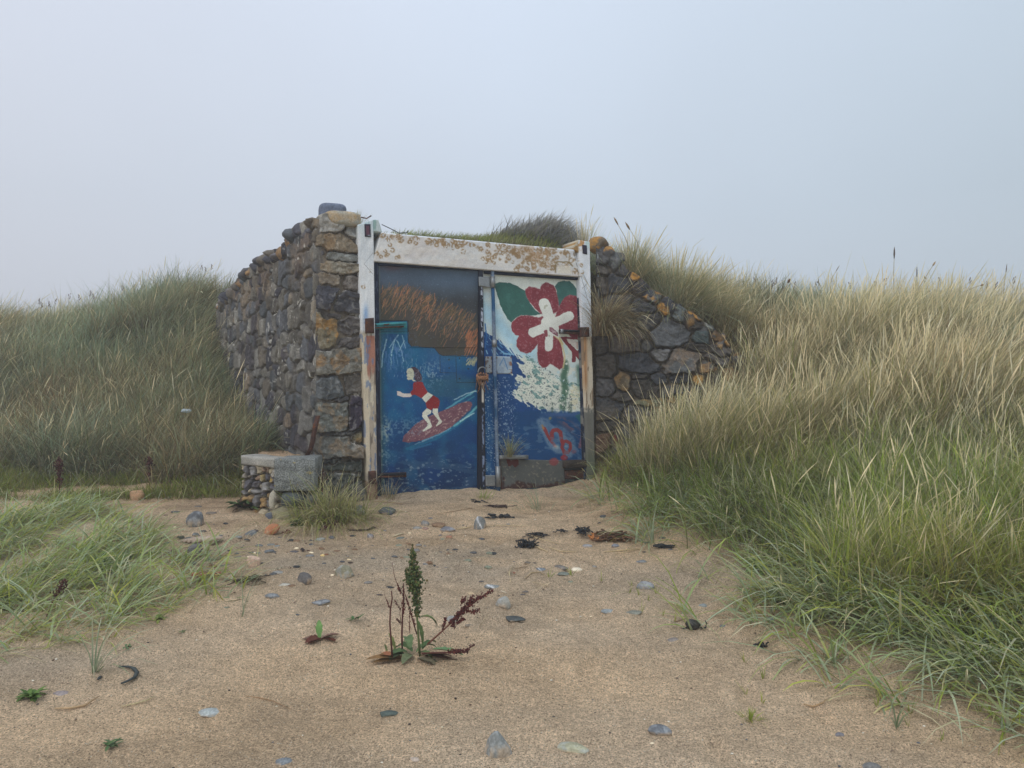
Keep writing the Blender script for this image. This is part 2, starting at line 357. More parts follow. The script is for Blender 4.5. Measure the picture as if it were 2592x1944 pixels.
# ------------------------------------------------------------ the stone store house
house = thing('boathouse', 'stone boathouse dug into the dune behind painted double doors', 'building', (-.5, 7.6, .4))
KW = 1.38          # albedo from the tone a stone shows on an upright face
def stones_eval(u, v, seeds, ax, cols, hts, mort, seed, edge=.035, warp=.05, big=None, rough=.012, depth=.05, cut=False, rs=1.0):
    """height and colour of rubble masonry at (u,v); seeds (k,2), ax = size of each stone in u and v"""
    wu = u+(fbm(u*4.5, v*4.5, 3, seed)-.5)*warp*2; wv = v+(fbm(u*4.5+9, v*4.5+3, 3, seed+7)-.5)*warp*2; wu = wu+(fbm(u*19, v*19, 2, seed+8)-.5)*.034; wv = wv+(fbm(u*19+5, v*19, 2, seed+9)-.5)*.034
    N = u.size; f1 = np.full(N, 9.); f2 = np.full(N, 9.); id1 = np.zeros(N, int)
    wu = wu.ravel(); wv = wv.ravel()
    for k in range(len(seeds)):
        a = np.abs(wu-seeds[k,0])/ax[k,0]; b = np.abs(wv-seeds[k,1])/ax[k,1]
        d = (a**2.6+b**2.6)**(1/2.6)
        c1 = d < f1; f2 = np.where(c1, f1, np.minimum(f2, d)); id1 = np.where(c1, k, id1); f1 = np.where(c1, d, f1)
    sz = ax[id1].mean(1); ed = (f2-f1)*sz*.5
    gap = edge*(.6+.8*fbm(wu*6, wv*6, 2, seed+3))
    pr = sst(0, 1, ed/gap-.15)*(sst(1.25, .95, f1) if cut else 1)
    du = (wu-seeds[id1,0]); dv = (wv-seeds[id1,1])
    rr = np.random.default_rng(seed); tl = rr.uniform(-.30, .30, (len(seeds), 2))
    n1 = fbm(wu*9, wv*9, 4, seed+11); n2 = fbm(wu*34, wv*34, 3, seed+13)
    tl = tl*rs; h = pr*(hts[id1]+du*tl[id1,0]+dv*tl[id1,1])*1.0 - (1-pr)*depth + (n1-.5)*.06*rs*(.4+pr*.6) + (n2-.5)*rough - np.abs(fbm(wu*11+3, wv*17, 3, seed+17)-.5)*.09*rs*pr
    col = cols[id1]
    n3 = fbm(wu*75, wv*75, 2, seed+19); col = col*(.66+.68*n1)[:,None]*(.74+.52*n2)[:,None]*(.8+.4*n3)[:,None]
    mc = mort*(.7+.6*fbm(wu*14, wv*14, 3, seed+5))[:,None]
    col = col*pr[:,None]+mc*(1-pr)[:,None]
    return h, col, id1, pr, wu, wv
def lichen(col, u, v, am, lc, seed, sc=7, thr=.5):
    f = fbm(u*sc, v*sc, 4, seed); m = sst(thr, thr+.07, f)*am
    m2 = m*(.55+.45*sst(.4, .6, fbm(u*40, v*40, 2, seed+2)))
    return col*(1-m2)[:,None]+lc*m2[:,None]
LCO = lin((178,132,66))*1.25; LCY = lin((168,140,60))*1.2; LCT = lin((160,140,112))*1.3
def wall_part(name, P0, Uv, Nv, L, top, zb, nu, nv, ev, thick, label=None, mat=None, parent=None):
    """a wall: displaced face, ragged top, ends and back in one mesh"""
    uu = np.linspace(0, L, nu); vv = np.linspace(0, 1, nv); Ug, Vg = np.meshgrid(uu, vv)
    T = top(uu)[None,:]; Z = zb+(T-zb)*Vg
    h, col = ev(Ug.ravel(), Z.ravel()); h = h.reshape(Ug.shape)
    Pp = np.zeros(Ug.shape+(3,)); b2 = P0[None,None,:]+Ug[...,None]*Uv+h[...,None]*Nv
    Pp[...,0:2] = b2; Pp[...,2] = Z
    V = [Pp.reshape(-1, 3)]; C = [col]; id0 = np.arange(nu*nv).reshape(nv, nu)
    F = [np.stack([id0[:-1,:-1], id0[:-1,1:], id0[1:,1:], id0[1:,:-1]], -1).reshape(-1, 4)]
    # top strip + back
    k = 7; base = nu*nv; rows = []; trow = Pp[-1].copy()
    for j in range(1, k+1):
        q = trow.copy(); w = j/k; q[:,0:2] -= np.outer(np.full(nu, thick*w), Nv); q[:,2] += (fbm(uu*9, np.full(nu, j*1.3), 3, 77)-.5)*.09-.03*w
        rows.append(q)
    q = rows[-1].copy(); q[:,2] = zb; rows.append(q)
    V += rows; cc = col.reshape(nv, nu, 3)[-1]; C += [cc]*len(rows)
    prev = id0[-1]
    for j in range(len(rows)):
        cur = base+j*nu+np.arange(nu); F.append(np.stack([prev[:-1], prev[1:], cur[1:], cur[:-1]], -1)); prev = cur
    # ends
    V = np.concatenate(V); C = np.concatenate(C); F = np.concatenate(F).tolist()
    for e in (0, nu-1):
        loop = list(id0[:,e])+[base+j*nu+e for j in range(len(rows))]
        F.append(loop if e == 0 else loop[::-1])
    o = mk(name, V, F, mat or M['wall'], parent or house, C)
    if label: o['label'] = label
    return o
def rock(r, seed, facets=9, flat=1.0, sub=3, round_=.35, noise=.10):
    """a stone: sphere cut by random planes, then roughened. r = half sizes"""
    key = (sub,)
    if key not in rock.cache:
        import bmesh
        bm = bmesh.new(); bmesh.ops.create_icosphere(bm, subdivisions=sub, radius=1); bm.verts.ensure_lookup_table()
        rock.cache[key] = (np.array([v.co[:] for v in bm.verts]), np.array([[v.index for v in f.verts] for f in bm.faces])); bm.free()
    V, F = rock.cache[key]; rr = np.random.default_rng(seed)
    n = rr.normal(size=(facets, 3)); n /= np.linalg.norm(n, axis=1)[:,None]; d = rr.uniform(.55, .92, facets)
    t = V@n.T; s = np.where(t > 1e-3, d/np.maximum(t, 1e-3), 9).min(1); s = np.minimum(s, 1)
    s = s*(1-round_)+round_*.85
    nz = fbm(V[:,0]*2.2+seed % 97, V[:,1]*2.2, 4, seed % 1000, V[:,2]*2.2+5)-.5
    nz2 = fbm(V[:,0]*7+seed % 91, V[:,1]*7, 3, seed % 1000+1, V[:,2]*7)-.5
    s = s*(1+nz*noise*2.2+nz2*noise*.6)
    return V*s[:,None]*np.asarray(r), F
rock.cache = {}
def rotz(V, a, tilt=0, ta=0):
    c, s = math.cos(a), math.sin(a); V = V@np.array([[c, s, 0],[-s, c, 0],[0, 0, 1]])
    if tilt:
        ca, sa = math.cos(tilt), math.sin(tilt); V = V@np.array([[ca, 0, -sa],[0, 1, 0],[sa, 0, ca]])
    return V
def topf(pxs, P0, Uv, Nv):
    """top line of a wall from points of the photo"""
    p = np.array(pxs, float); q = on_plane(p[:,0], p[:,1], P0, Nv); u = (q[:,:2]-P0)@Uv; o = np.argsort(u)
    return (lambda x: np.interp(x, u[o], q[o,2])), u[o], q[o]

# side wall, running back into the dune
ltop, lu, lq = topf([(800,552),(790,553),(773,556),(760,566),(745,576),(730,588),(722,612),(712,624),(692,632),(672,640),(655,652),(642,670),(622,684),(603,706),(588,724),(570,742),(548,762),(543,790)], CORN, LU, LN)
LL = 4.75
def lev(u, v):
    rr = np.random.default_rng(5); S = []; z = -.2; A = []
    while z < 3.3:
        hgt = rr.uniform(.12, .24); x = -.2+rr.uniform(0, .15)
        while x < LL+.3:
            w = rr.uniform(.10, .34); S.append((x+w/2, z+hgt/2+rr.uniform(-.07, .07))); A.append((w*.62, hgt*rr.uniform(.5, .95))); x += w
        z += hgt
    S = np.array(S); A = np.array(A); k = len(S)
    pal = np.array([lin(q) for q in [(104,101,95),(90,91,93),(114,109,99),(72,67,68),(130,126,117),(96,91,82),(80,82,83),(106,98,86),(62,60,64)]])*KW
    cols = pal[rr.integers(0, len(pal), k)]*rr.uniform(.8, 1.15, k)[:,None]; hts = rr.uniform(-.003, .020, k)
    cols = cols*np.array([.84,.86,.88]); h, c, i, pr, wu, wv = stones_eval(u, v, S, A, cols, hts, lin((92,88,82))*KW*.85, 5, edge=.020, warp=.06, depth=.026, rs=.24, rough=.008)
    st_ = fbm(wu*7, wv*9, 3, 68); c = c*(.80+.40*st_)[:,None]; am = np.where(rr.random(k) < .07, .45, .0)[i]; c = lichen(c, wu, wv, am*pr, LCT, 61, 6, .46)
    am = np.clip(sst(2.3, 2.9, v+u*.14), 0, 1)*.35; c = lichen(c, wu, wv, am, lin((158,136,108))*1.3, 63, 4, .56)
    w = sst(.70, .78, fbm(wu*26, wv*20, 3, 65))*sst(.5, .62, fbm(wu*2, wv*2, 2, 66)); c = c*(1-w[:,None]*.7)+lin((205,202,192))*1.2*w[:,None]*.7
    return h, c
wall_part('wall', CORN, LU, LN, LL, ltop, .1, 380, 290, lev, .36, 'grey rubble side wall of upright stones')
# pier beside the doors
PL = .562-.167+.02
ptop, pu, pq = topf([(796,556),(806,545),(820,540),(860,548),(884,552),(900,572),(912,590)], CORN, DU, DN)
def z1(x, y): return (500+.3135*x, 480+.3135*y)
def z6(x, y): return (560+.2773*x, 900+.2773*y)
PS = [(z1(1060,300),(.17,.05),(150,148,142),.02,0),(z1(1110,425),(.17,.09),(124,112,94),.035,.3),(z1(1245,330),(.07,.1),(150,150,146),.0,0),(z1(1000,500),(.045,.06),(92,90,92),.0,0),
 (z1(1130,535),(.15,.03),(128,130,126),.03,0),(z1(1130,630),(.13,.045),(132,126,112),.025,.25),(z1(1090,725),(.11,.045),(128,118,104),.02,0),(z1(1230,735),(.07,.05),(112,106,100),.015,0),
 (z1(1050,880),(.10,.09),(66,66,72),.035,.08),(z1(1215,925),(.11,.075),(70,70,74),.02,0),(z1(1120,1035),(.10,.03),(82,78,76),.0,0),(z1(1040,1150),(.11,.12),(116,108,88),.04,.65),
 (z1(1215,1105),(.08,.09),(88,84,82),.0,0),(z1(1210,1225),(.09,.06),(90,86,84),-.01,0),(z1(1120,1395),(.20,.10),(112,110,102),.05,.5),(z6(1010,300),(.13,.10),(86,90,92),.03,0),
 (z6(1200,290),(.09,.1),(96,92,86),.0,0),(z6(1085,400),(.12,.025),(70,68,68),.01,0),(z6(1020,560),(.15,.15),(96,98,92),.035,.3),(z6(1222,510),(.055,.17),(58,52,62),.035,0),(z6(1115,715),(.16,.025),(74,74,72),.02,0),
 (z6(1080,840),(.19,.12),(98,98,92),.045,.25),(z6(1255,770),(.08,.05),(116,108,84),.01,.5),(z6(1030,960),(.12,.03),(56,60,58),.02,0),(z6(1150,1030),(.16,.06),(70,74,68),.02,0),(z6(1080,1140),(.18,.08),(64,68,64),.02,0),(z6(1230,1190),(.12,.07),(58,60,64),.02,0),(z6(1100,1280),(.2,.07),(60,60,64),.01,0),(z6(1250,1300),(.1,.08),(62,62,68),.04,0)]
def seeds_from(L, P0, Uv, Nv):
    q = np.array([on_plane(a[0][0], a[0][1], P0, Nv) for a in L]); S = np.stack([(q[:,:2]-P0)@Uv, q[:,2]], 1)
    return S, np.array([a[1] for a in L], float), np.array([lin(a[2])*KW for a in L]), np.array([a[3] for a in L]), np.array([a[4] for a in L], float)
def pev(u, v):
    S, A, C, H, Lc = seeds_from(PS, CORN, DU, DN)
    h, c, i, pr, wu, wv = stones_eval(u, v, S, A*1.02, C*.88, H, lin((118,111,101))*KW*.85, 15, edge=.016, warp=.035, rs=.6)
    c = lichen(c, wu, wv, Lc[i]*pr, LCO*.72, 71, 9, .46)
    w = sst(.62, .70, fbm(wu*30, wv*30, 3, 75))*(1-pr*.85); c = c*(1-w[:,None]*.8)+lin((215,212,204))*1.2*w[:,None]*.8
    e = sst(.10, .0, v*0+u)*0
    return h-sst(.05, .0, u)*.03, c
wall_part('pier', CORN, DU, DN, PL, ptop, .1, 120, 420, pev, .42, 'lichen spotted corner pier of big squared stones')
# wing wall on the far side of the doors
def z5(x, y): return (1450+.3858*x, 560+.3858*y)
rtop, ru, rq = topf([(1495,624),(1515,618),(1535,628),(1552,642),(1570,660),(1588,682),(1604,690),(1620,700),(1640,722),(1660,738),(1690,752),(1712,768),(1735,782),(1765,800),(1790,820),(1812,838),(1835,856),(1858,886),(1880,900),(1930,925),(2000,950)], RP, RU, RN)
G0, G1, G2, G3 = (64,65,68), (77,76,76), (70,66,61), (90,91,90)
RS = [(215,225,G1,.17,.09,0),(275,265,G3,.08,.1,0),(180,315,G2,.1,.05,0),(295,420,G0,.17,.13,0),(185,430,G2,.1,.13,0),(340,330,G1,.09,.1,0),(400,360,G3,.09,.09,1),(455,430,G0,.12,.1,.1),(290,530,G1,.26,.10,0),
 (455,570,G0,.19,.11,0),(525,490,G3,.13,.11,.9),(612,562,G0,.13,.12,.95),(697,605,(92,98,98),.09,.13,0),(790,628,G3,.11,.07,.9),(795,695,G2,.12,.06,0),(510,665,G1,.14,.13,0),(240,645,(76,86,80),.26,.12,0),
 (640,745,(86,88,90),.28,.19,0),(835,765,(70,80,80),.16,.07,0),(870,695,(128,132,128),.07,.05,.2),(385,790,(84,78,72),.26,.15,0),(480,815,G3,.09,.09,0),(580,885,(112,112,112),.15,.1,0),(455,940,G0,.27,.13,0),(715,930,(88,90,90),.24,.16,.35),
 (790,830,G2,.13,.05,0),(880,950,G3,.12,.08,.6),(985,840,G1,.15,.1,.1),(935,760,G2,.12,.06,.5),(1010,798,G3,.08,.06,.9),(950,905,G1,.2,.06,.1),(440,1022,G2,.14,.03,0),(480,1100,G2,.21,.14,0),(570,1040,G0,.14,.05,0),(700,1050,G0,.16,.1,0),
 (835,1035,(112,100,66),.11,.08,.8),(930,1035,G2,.14,.08,0),(1045,1010,G1,.14,.1,.6),(690,1110,G1,.2,.09,0),(345,1050,(98,88,70),.1,.13,.4),(330,1140,G2,.14,.08,0),(520,1192,(92,92,72),.2,.04,.6),(735,1185,(92,92,72),.22,.05,.7),
 (235,1245,G0,.22,.16,0),(420,1275,G1,.24,.08,.3),(610,1230,G2,.18,.06,.5),(775,1290,(92,90,60),.18,.06,.7),(850,1120,G1,.18,.09,0),(1000,1130,G2,.18,.1,.4),(245,1355,G2,.2,.05,0),(225,1420,(86,66,52),.16,.1,0),(355,1390,G1,.12,.07,0),
 (460,1375,G2,.18,.07,.3),(620,1330,(96,86,60),.2,.08,.5),(295,1440,(98,42,34),.04,.06,0),(1110,900,G2,.16,.12,.5),(1180,980,G1,.2,.15,.3),(900,1220,G2,.2,.1,.2),(1050,1250,G1,.2,.15,.1),(400,1480,G1,.24,.1,0),(700,1440,G2,.3,.12,0),(950,1400,G1,.3,.15,0),(1200,1200,G2,.3,.2,0),
 (130,560,G2,.09,.3,0),(160,800,G2,.16,.14,0),(200,950,G2,.2,.12,0),(180,1080,G1,.2,.1,0),(1250,1400,G1,.4,.2,0)]
RSL = [(z5(a,b), (e*.62,f*.62), d, .01+.03*((a*7+b*3) % 10)/10, g) for a,b,d,e,f,g in RS]
RSL = [(p_, (a_[0]*.9+.02, a_[1]*.9+.02), c_, h_, g_) for p_, a_, c_, h_, g_ in RSL]
def rev(u, v):
    S, A, C, H, Lc = seeds_from(RSL, RP, RU, RN)
    h, c, i, pr, wu, wv = stones_eval(u, v, S, A, C*.98, H, lin((98,90,78))*KW*.8, 25, edge=.018, warp=.045, rs=.7)
    c = lichen(c, wu, wv, np.where(Lc[i] > .5, Lc[i], Lc[i]*.6)*pr, LCO*.95, 81, 6.5, .50-.09*(Lc[i] > .7))
    am = sst(1.35, .75, v)*.55; c = lichen(c, wu, wv, am, LCY*.8, 83, 5, .55)
    return h, c
wall_part('wall', RP, RU, RN, 2.25, rtop, .3, 300, 330, rev, .36, 'dark rubble wing wall stepping down into the marram grass')

# loose coping stones along both walls
def coping(fn, P0, Uv, Nv, L, pal, seed, step, lich):
    rr = np.random.default_rng(seed); mb = MB(); u = .05
    while u < L:
        w = rr.uniform(.11, .24); hgt = rr.uniform(.06, .12)
        V, F = rock((w*.62, .19, hgt), seed*100+int(u*50), facets=7, sub=3, round_=.0, noise=.13)
        a = math.atan2(Uv[1], Uv[0]); V = rotz(V, a+rr.uniform(-.3, .3), rr.uniform(-.35, .35))
        q = P0+Uv*(u+w/2)-Nv*rr.uniform(.08, .16); z = float(fn(np.array([u+w/2]))[0])-hgt*rr.uniform(.6, 1.05)
        c0 = lin(pal[rr.integers(0, len(pal))])*KW*rr.uniform(.8, 1.1); Cc = np.tile(c0, (len(V), 1))
        if rr.random() < lich: Cc = lichen(Cc, V[:,0]*1.0+u, V[:,2]+V[:,1], np.ones(len(V))*.8, lin((168,132,84))*1.2, seed+int(u*9), 9, .44)
        mb.add(V+np.array([q[0], q[1], z]), F, Cc); u += w*step
    return mb
coping(ltop, CORN, LU, LN, 4.6, [(94,92,94),(78,78,84),(100,94,86),(84,88,92)], 3, .85, .22).build('coping', M['wall'], house)
coping(rtop, RP, RU, RN, 2.1, [G0, G1, G3, G2], 4, 1.05, .55).build('coping', M['wall'], house)
# the two cap stones on the pier
V, F = rock((.24, .17, .17), 911, facets=5, sub=4, round_=.05, noise=.05); V = np.sign(V)*np.abs(V/np.array([.24,.17,.17]))**.45*np.array([.13,.13,.115]); p = on_plane(842, 549, CORN, DN, -.22)
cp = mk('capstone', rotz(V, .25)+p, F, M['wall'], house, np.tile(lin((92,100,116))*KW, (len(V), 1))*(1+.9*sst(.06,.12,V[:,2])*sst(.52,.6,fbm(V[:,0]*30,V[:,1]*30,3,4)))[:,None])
cp['label'] = 'blue grey block topping the pier'
V, F = rock((.20, .13, .075), 913, facets=6, sub=4, round_=.05, noise=.07); V = np.sign(V)*np.abs(V/np.array([.20,.13,.075]))**.6*np.array([.17,.11,.07]); p = on_plane(866, 556, CORN, DN, -.05)
C0 = np.tile(lin((150,148,138))*KW, (len(V), 1)); C0 = lichen(C0, V[:,0]+.3, V[:,2]*1.5, np.ones(len(V))*.8, lin((158,134,98))*1.4, 12, 8, .42)
cp = mk('capstone', rotz(V, .4)+p, F, M['wall'], house, C0); cp['label'] = 'tan lichened stone under the top block'
for q, r_, sd, cc in [((1516,622),(.12,.13,.10),31,(98,88,74)),((1537,640),(.10,.12,.08),32,G1)]:
    V, F = rock(r_, 900+sd, facets=11, sub=3, round_=.08, noise=.08); p = on_plane(q[0], q[1], RP, RN, -.08)
    C0 = lichen(np.tile(lin(cc)*KW, (len(V), 1)), V[:,0]*1.2, V[:,2]*1.5, np.ones(len(V))*.95, LCO*.95, sd, 9, .44)
    cp = mk('capstone', rotz(V, .3, .35)+p, F, M['wall'], house, C0); cp['label'] = 'orange lichened stone beside the door frame' if sd == 31 else 'dark stone below the orange one'
# inner mass so that nothing shows through between the walls
q0, q1 = dpl(925, 600, -.30), dpl(1490, 640, -.32)
V, F = box((q0[0], q0[1], .1), (q1[0]-q0[0], q1[1]-q0[1], 0), (-DN[0]*1.2, -DN[1]*1.2, 0), (0, 0, 2.6))
mk('core', V, F, M['wood'], house, smooth=False)

# ------------------------------------------------------------ painting helpers: colours of a surface over photo pixels
class Cv:
    def __init__(s, X, Y, base): s.X = X; s.Y = Y; s.C = np.tile(np.asarray(base, float), (X.size, 1)); s.WX = X+(fbm(X*.12, Y*.12, 3, 1)-.5)*3; s.WY = Y+(fbm(X*.12+7, Y*.12, 3, 2)-.5)*3
    def mixm(s, m, c): 
        m = np.asarray(m)[:,None] if np.ndim(m) else m
        s.C = s.C*(1-m)+np.asarray(c, float)*m; return s
    def inpoly(s, pts, warp=True):
        X, Y = (s.WX, s.WY) if warp else (s.X, s.Y); p = np.array(pts, float); ins = np.zeros(X.shape, bool); n = len(p)
        for i in range(n):
            a = p[i]; b = p[(i+1) % n]
            ins ^= ((a[1] > Y) != (b[1] > Y)) & (X < (b[0]-a[0])*(Y-a[1])/(b[1]-a[1]+1e-9)+a[0])
        return ins
    def poly(s, pts, c, a=1.0, warp=True):
        m = s.inpoly(pts, warp).astype(float)*a*(1 if a < 1 else 1); 
        v = (.92+.16*fbm(s.X*.5, s.Y*.5, 3, 9))[:,None]; s.C = s.C*(1-m[:,None])+np.asarray(c, float)*v*m[:,None]; return s
    def line(s, pts, w, c, a=1.0, soft=.6, warp=False, dry=0):
        X, Y = (s.WX, s.WY) if warp else (s.X, s.Y); pts = np.array(pts, float); lo = pts.min(0)-w-2; hi = pts.max(0)+w+2
        k = np.where((X > lo[0]) & (X < hi[0]) & (Y > lo[1]) & (Y < hi[1]))[0]
        if len(k) == 0: return s
        x = X[k]; y = Y[k]; d = np.full(len(k), 1e9)
        for i in range(len(pts)-1):
            p, q = pts[i], pts[i+1]; e = q-p; t = np.clip(((x-p[0])*e[0]+(y-p[1])*e[1])/(e@e+1e-9), 0, 1)
            d = np.minimum(d, np.hypot(x-p[0]-t*e[0], y-p[1]-t*e[1]))
        m = (1-sst(w/2-soft*.5, w/2+soft*.5, d))*a
        if dry: m = m*sst(dry-.1, dry+.1, fbm(s.X[k]*.6, s.Y[k]*.6, 3, 33))
        s.C[k] = s.C[k]*(1-m[:,None])+np.asarray(c, float)*m[:,None]; return s
    def blob(s, x, y, rx, ry, c, a=1.0, soft=.3):
        d = np.hypot((s.WX-x)/rx, (s.WY-y)/ry); return s.mixm((1-sst(1-soft, 1+soft, d))*a, c)
    def flecks(s, m, sc, thr, c, a=.8, seed=0, asp=1.0, ang=0):
        ca, sa = math.cos(ang), math.sin(ang); x = s.X*ca+s.Y*sa; y = -s.X*sa+s.Y*ca
        f = fbm(x*sc*asp, y*sc, 3, seed); return s.mixm(sst(thr, thr+.06, f)*m*a, c)
def patch(name, quad, nx_, ny_, off, thick, paint, mat, parent, k=1.3, relief=None, bevel=.004):
    """a board whose four photo corners (TL,TR,BR,BL) lie on the door plane; front grid carries the paint, sides run back"""
    a = np.array(quad, float); s_, t_ = np.meshgrid(np.linspace(0, 1, nx_), np.linspace(0, 1, ny_))
    Pq = (a[0][None,None]*(1-s_)[...,None]+a[1][None,None]*s_[...,None])*(1-t_)[...,None]+(a[3][None,None]*(1-s_)[...,None]+a[2][None,None]*s_[...,None])*t_[...,None]
    X = Pq[...,0].ravel(); Y = Pq[...,1].ravel(); cv = Cv(X, Y, (128,128,128)); paint(cv)
    C = lin(np.clip(cv.C, 0, 255))*k; o_ = np.full(X.shape, off, float)
    if relief is not None: o_ = o_+relief(X, Y)
    ed = (s_ == 0) | (s_ == 1) | (t_ == 0) | (t_ == 1); o_ = o_-ed.ravel()*bevel
    base = dpl(X, Y, 0); ray = on_plane(X, Y, DP, DN, off); P = ray+np.concatenate([np.outer(o_-off, DN), np.zeros((len(X), 1))], 1)
    id0 = np.arange(nx_*ny_).reshape(ny_, nx_)
    F = np.stack([id0[:-1,:-1], id0[1:,:-1], id0[1:,1:], id0[:-1,1:]], -1).reshape(-1, 4).tolist()
    rim = list(id0[0,:])+list(id0[1:,-1])+list(id0[-1,::-1][1:])+list(id0[::-1,0][1:-1]); n = len(rim)
    B = P[rim].copy(); B[:,:2] -= DN*thick; n0 = len(P)
    for i in range(n): F.append([rim[i], rim[(i+1) % n], n0+(i+1) % n, n0+i])
    F.append([n0+i for i in range(n)])
    return mk(name, np.concatenate([P, B]), F, mat, parent, np.concatenate([C, C[rim]]), smooth=False)
def rects(*p): return list(p)
def tb(name, pts, r, mat, parent, n=8, off=.0):
    q = [dpl(p[0], p[1], off if len(p) < 3 else p[2]) for p in pts]; V, F = tube(q, r, n); return mk(name, V, F, mat, parent)
def bar(name, p0, p1, w, off, th, mat, parent, c=None):
    """a flat bar on the door plane between two photo points, w pixels high"""
    (x0, y0), (x1, y1) = p0, p1; L = math.hypot(x1-x0, y1-y0); nx2, ny2 = -(y1-y0)/L*w/2, (x1-x0)/L*w/2
    quad = [(x0-nx2, y0-ny2), (x1-nx2, y1-ny2), (x1+nx2, y1+ny2), (x0+nx2, y0+ny2)]
    return patch(name, quad, 8, 5, off, th, lambda cv: None, mat, parent, bevel=.004)
# ------------------------------------------------------------ frame
WH = (205,203,196)
def rings(cv, lst, c1=(140,116,84), c2=(176,150,110)):
    for x, y, r in lst:
        d = np.hypot(cv.WX-x, cv.WY-y); w = 1.4+.5*r*.2
        m = np.exp(-((d-r)/w)**2)*sst(.35, .5, fbm(cv.X*.25+x, cv.Y*.25, 3, int(x) % 50)); cv.mixm(np.clip(m*1.1, 0, .95), c1)
def p_lintel(cv):
    cv.C[:] = (196,196,194); t = fbm(cv.X*.012, cv.Y*.03, 4, 3); cv.mixm(sst(.45, .62, t)*.45, (186,178,174)); cv.mixm(sst(.5, .65, fbm(cv.X*.05, cv.Y*.06, 4, 6))*.35, (214,208,198))
    ln = 588+(cv.X-967)*.0907
    cv.mixm(sst(4.5, 1.5, cv.Y-ln)*.8, (222,230,238))
    cv.mixm(sst(14, 3, np.abs(cv.Y-ln-10))*sst(.5, .6, fbm(cv.X*.09, cv.Y*.09, 3, 8))*.4, (176,184,196))
    rr = np.random.default_rng(2); L = []
    for _ in range(150):
        x = rr.triangular(1180, 1380, 1462); f = np.clip((x-1150)/300, 0, 1); y = 588+(x-967)*.0907+4+abs(rr.normal(0, 1))*(16+26*math.exp(-((x-1350)/60)**2)); L.append((x, y, rr.uniform(1.5, 5.5)))
    for _ in range(60):
        x = rr.uniform(966, 1200); y = 588+(x-967)*.0907+5+abs(rr.normal(0, 1))*8; L.append((x, y, rr.uniform(1.5, 5)))
    for x, y in [(951,637),(955,642),(978,648),(982,645),(975,636),(964,650),(1003,652),(1010,650),(993,633),(987,620),(984,608),(1233,652),(1240,660),(1246,652),(1238,643),(1250,664),(1222,655),(1456,684),(1452,690),(1460,690)]: L.append((x, y, rr.uniform(2.5, 4.5)))
    L = [q for q in L if q[1] < 666+(q[0]-945)*.068+6]
    rings(cv, L); 
    cl = sst(.52, .60, fbm(cv.X*.07, cv.Y*.07, 4, 12))*np.exp(-((cv.X-1358)/52)**2)*sst(52, 18, cv.Y-ln); cv.mixm(cl*.45, (160,126,88))
    for x0, w in [(1350,7),(1385,6),(1362,5)]: cv.line([(x0, 640),(x0+3, 682)], w, (160,124,88), .6, 2, True, .46)
    cv.line([(1406,690),(1406,670),(1412,662),(1440,664),(1449,674)], 3.5, (124,108,72), .9, 1.5, True); cv.poly([(1411,672),(1444,674),(1446,694),(1411,692)], (200,194,180), .9)
    cv.line([(1451,632),(1458,660),(1466,700)], 1.0, (60,64,70), .9)
patch('lintel', [(966,588),(1453,632),(1474,701),(944,661)], 330, 52, .055, .33, p_lintel, M['conc'], house, 1.32, relief=lambda X, Y: (fbm(X*.06, Y*.06, 4, 5)-.5)*.012)
def p_jamb(cv):
    cv.C[:] = (200,203,204); t = (cv.Y-566)/700
    cv.mixm(sst(.5, .62, fbm(cv.X*.1, cv.Y*.02, 4, 14))*.4, (176,184,190))
    cv.mixm(sst(600, 570, cv.Y)*.5, (172,190,196)); cv.mixm(sst(.55, .65, fbm(cv.X*.2, cv.Y*.04, 3, 15))*sst(610, 575, cv.Y)*.6, (140,168,176))
    low = sst(835, 860, cv.Y+(fbm(cv.X*.15, cv.Y*.05, 3, 16)-.5)*40); cv.mixm(low*.85, (152,138,118))
    cv.mixm(low*sst(.5, .56, fbm(cv.X*.16, cv.Y*.018, 4, 17))*.9, (104,94,84)); cv.mixm(low*sst(.56, .60, fbm(cv.X*.12+3, cv.Y*.022, 4, 18))*.9, (186,178,158))
    e = cv.X-(907+(cv.Y-566)*.035); cv.mixm(low*sst(12, 8, e)*sst(1210, 1190, cv.Y)*.9, (186,174,152))
    cv.mixm(sst(848, 852, cv.Y)*sst(960, 930, cv.Y+(fbm(cv.X*.2, cv.Y*.05, 3, 19)-.5)*60)*sst(8, 11, e)*sst(34, 29, e)*.85, (142,92,76))
    cv.mixm(sst(.63, .67, fbm(cv.X*.16, cv.Y*.035, 4, 20))*sst(760, 820, cv.Y)*.7, (96,112,142))
    cv.mixm(np.exp(-((cv.X-926)/6)**2-((cv.Y-795)/22)**2)*.8, (112,146,188))
    cv.mixm(sst(1215, 1225, cv.Y)*.8, (104,72,54)); cv.mixm(sst(1215, 1225, cv.Y)*sst(.5, .6, fbm(cv.X*.15, cv.Y*.03, 3, 23))*.7, (140,124,100))
    cv.line([(944,640),(922,668),(944,694)], .9, (90,94,98), .7); rings(cv, [(939,686,3),(920,726,3.5)])
patch('jamb', [(905,569),(945,556),(956,1272),(931,1272)], 34, 420, .05, .34, p_jamb, M['conc'], house, 1.4, relief=lambda X, Y: (fbm(X*.08, Y*.03, 4, 25)-.5)*.012)
patch('frame_horn', [(945.5,556),(958,556),(968,588),(945.5,586)], 14, 18, .048, .30, lambda cv: (cv.C.__setitem__(slice(None), (180,192,192)), cv.mixm(sst(.5, .6, fbm(cv.X*.2, cv.Y*.06, 3, 4))*.7, (118,152,146))), M['conc'], house, 1.25)
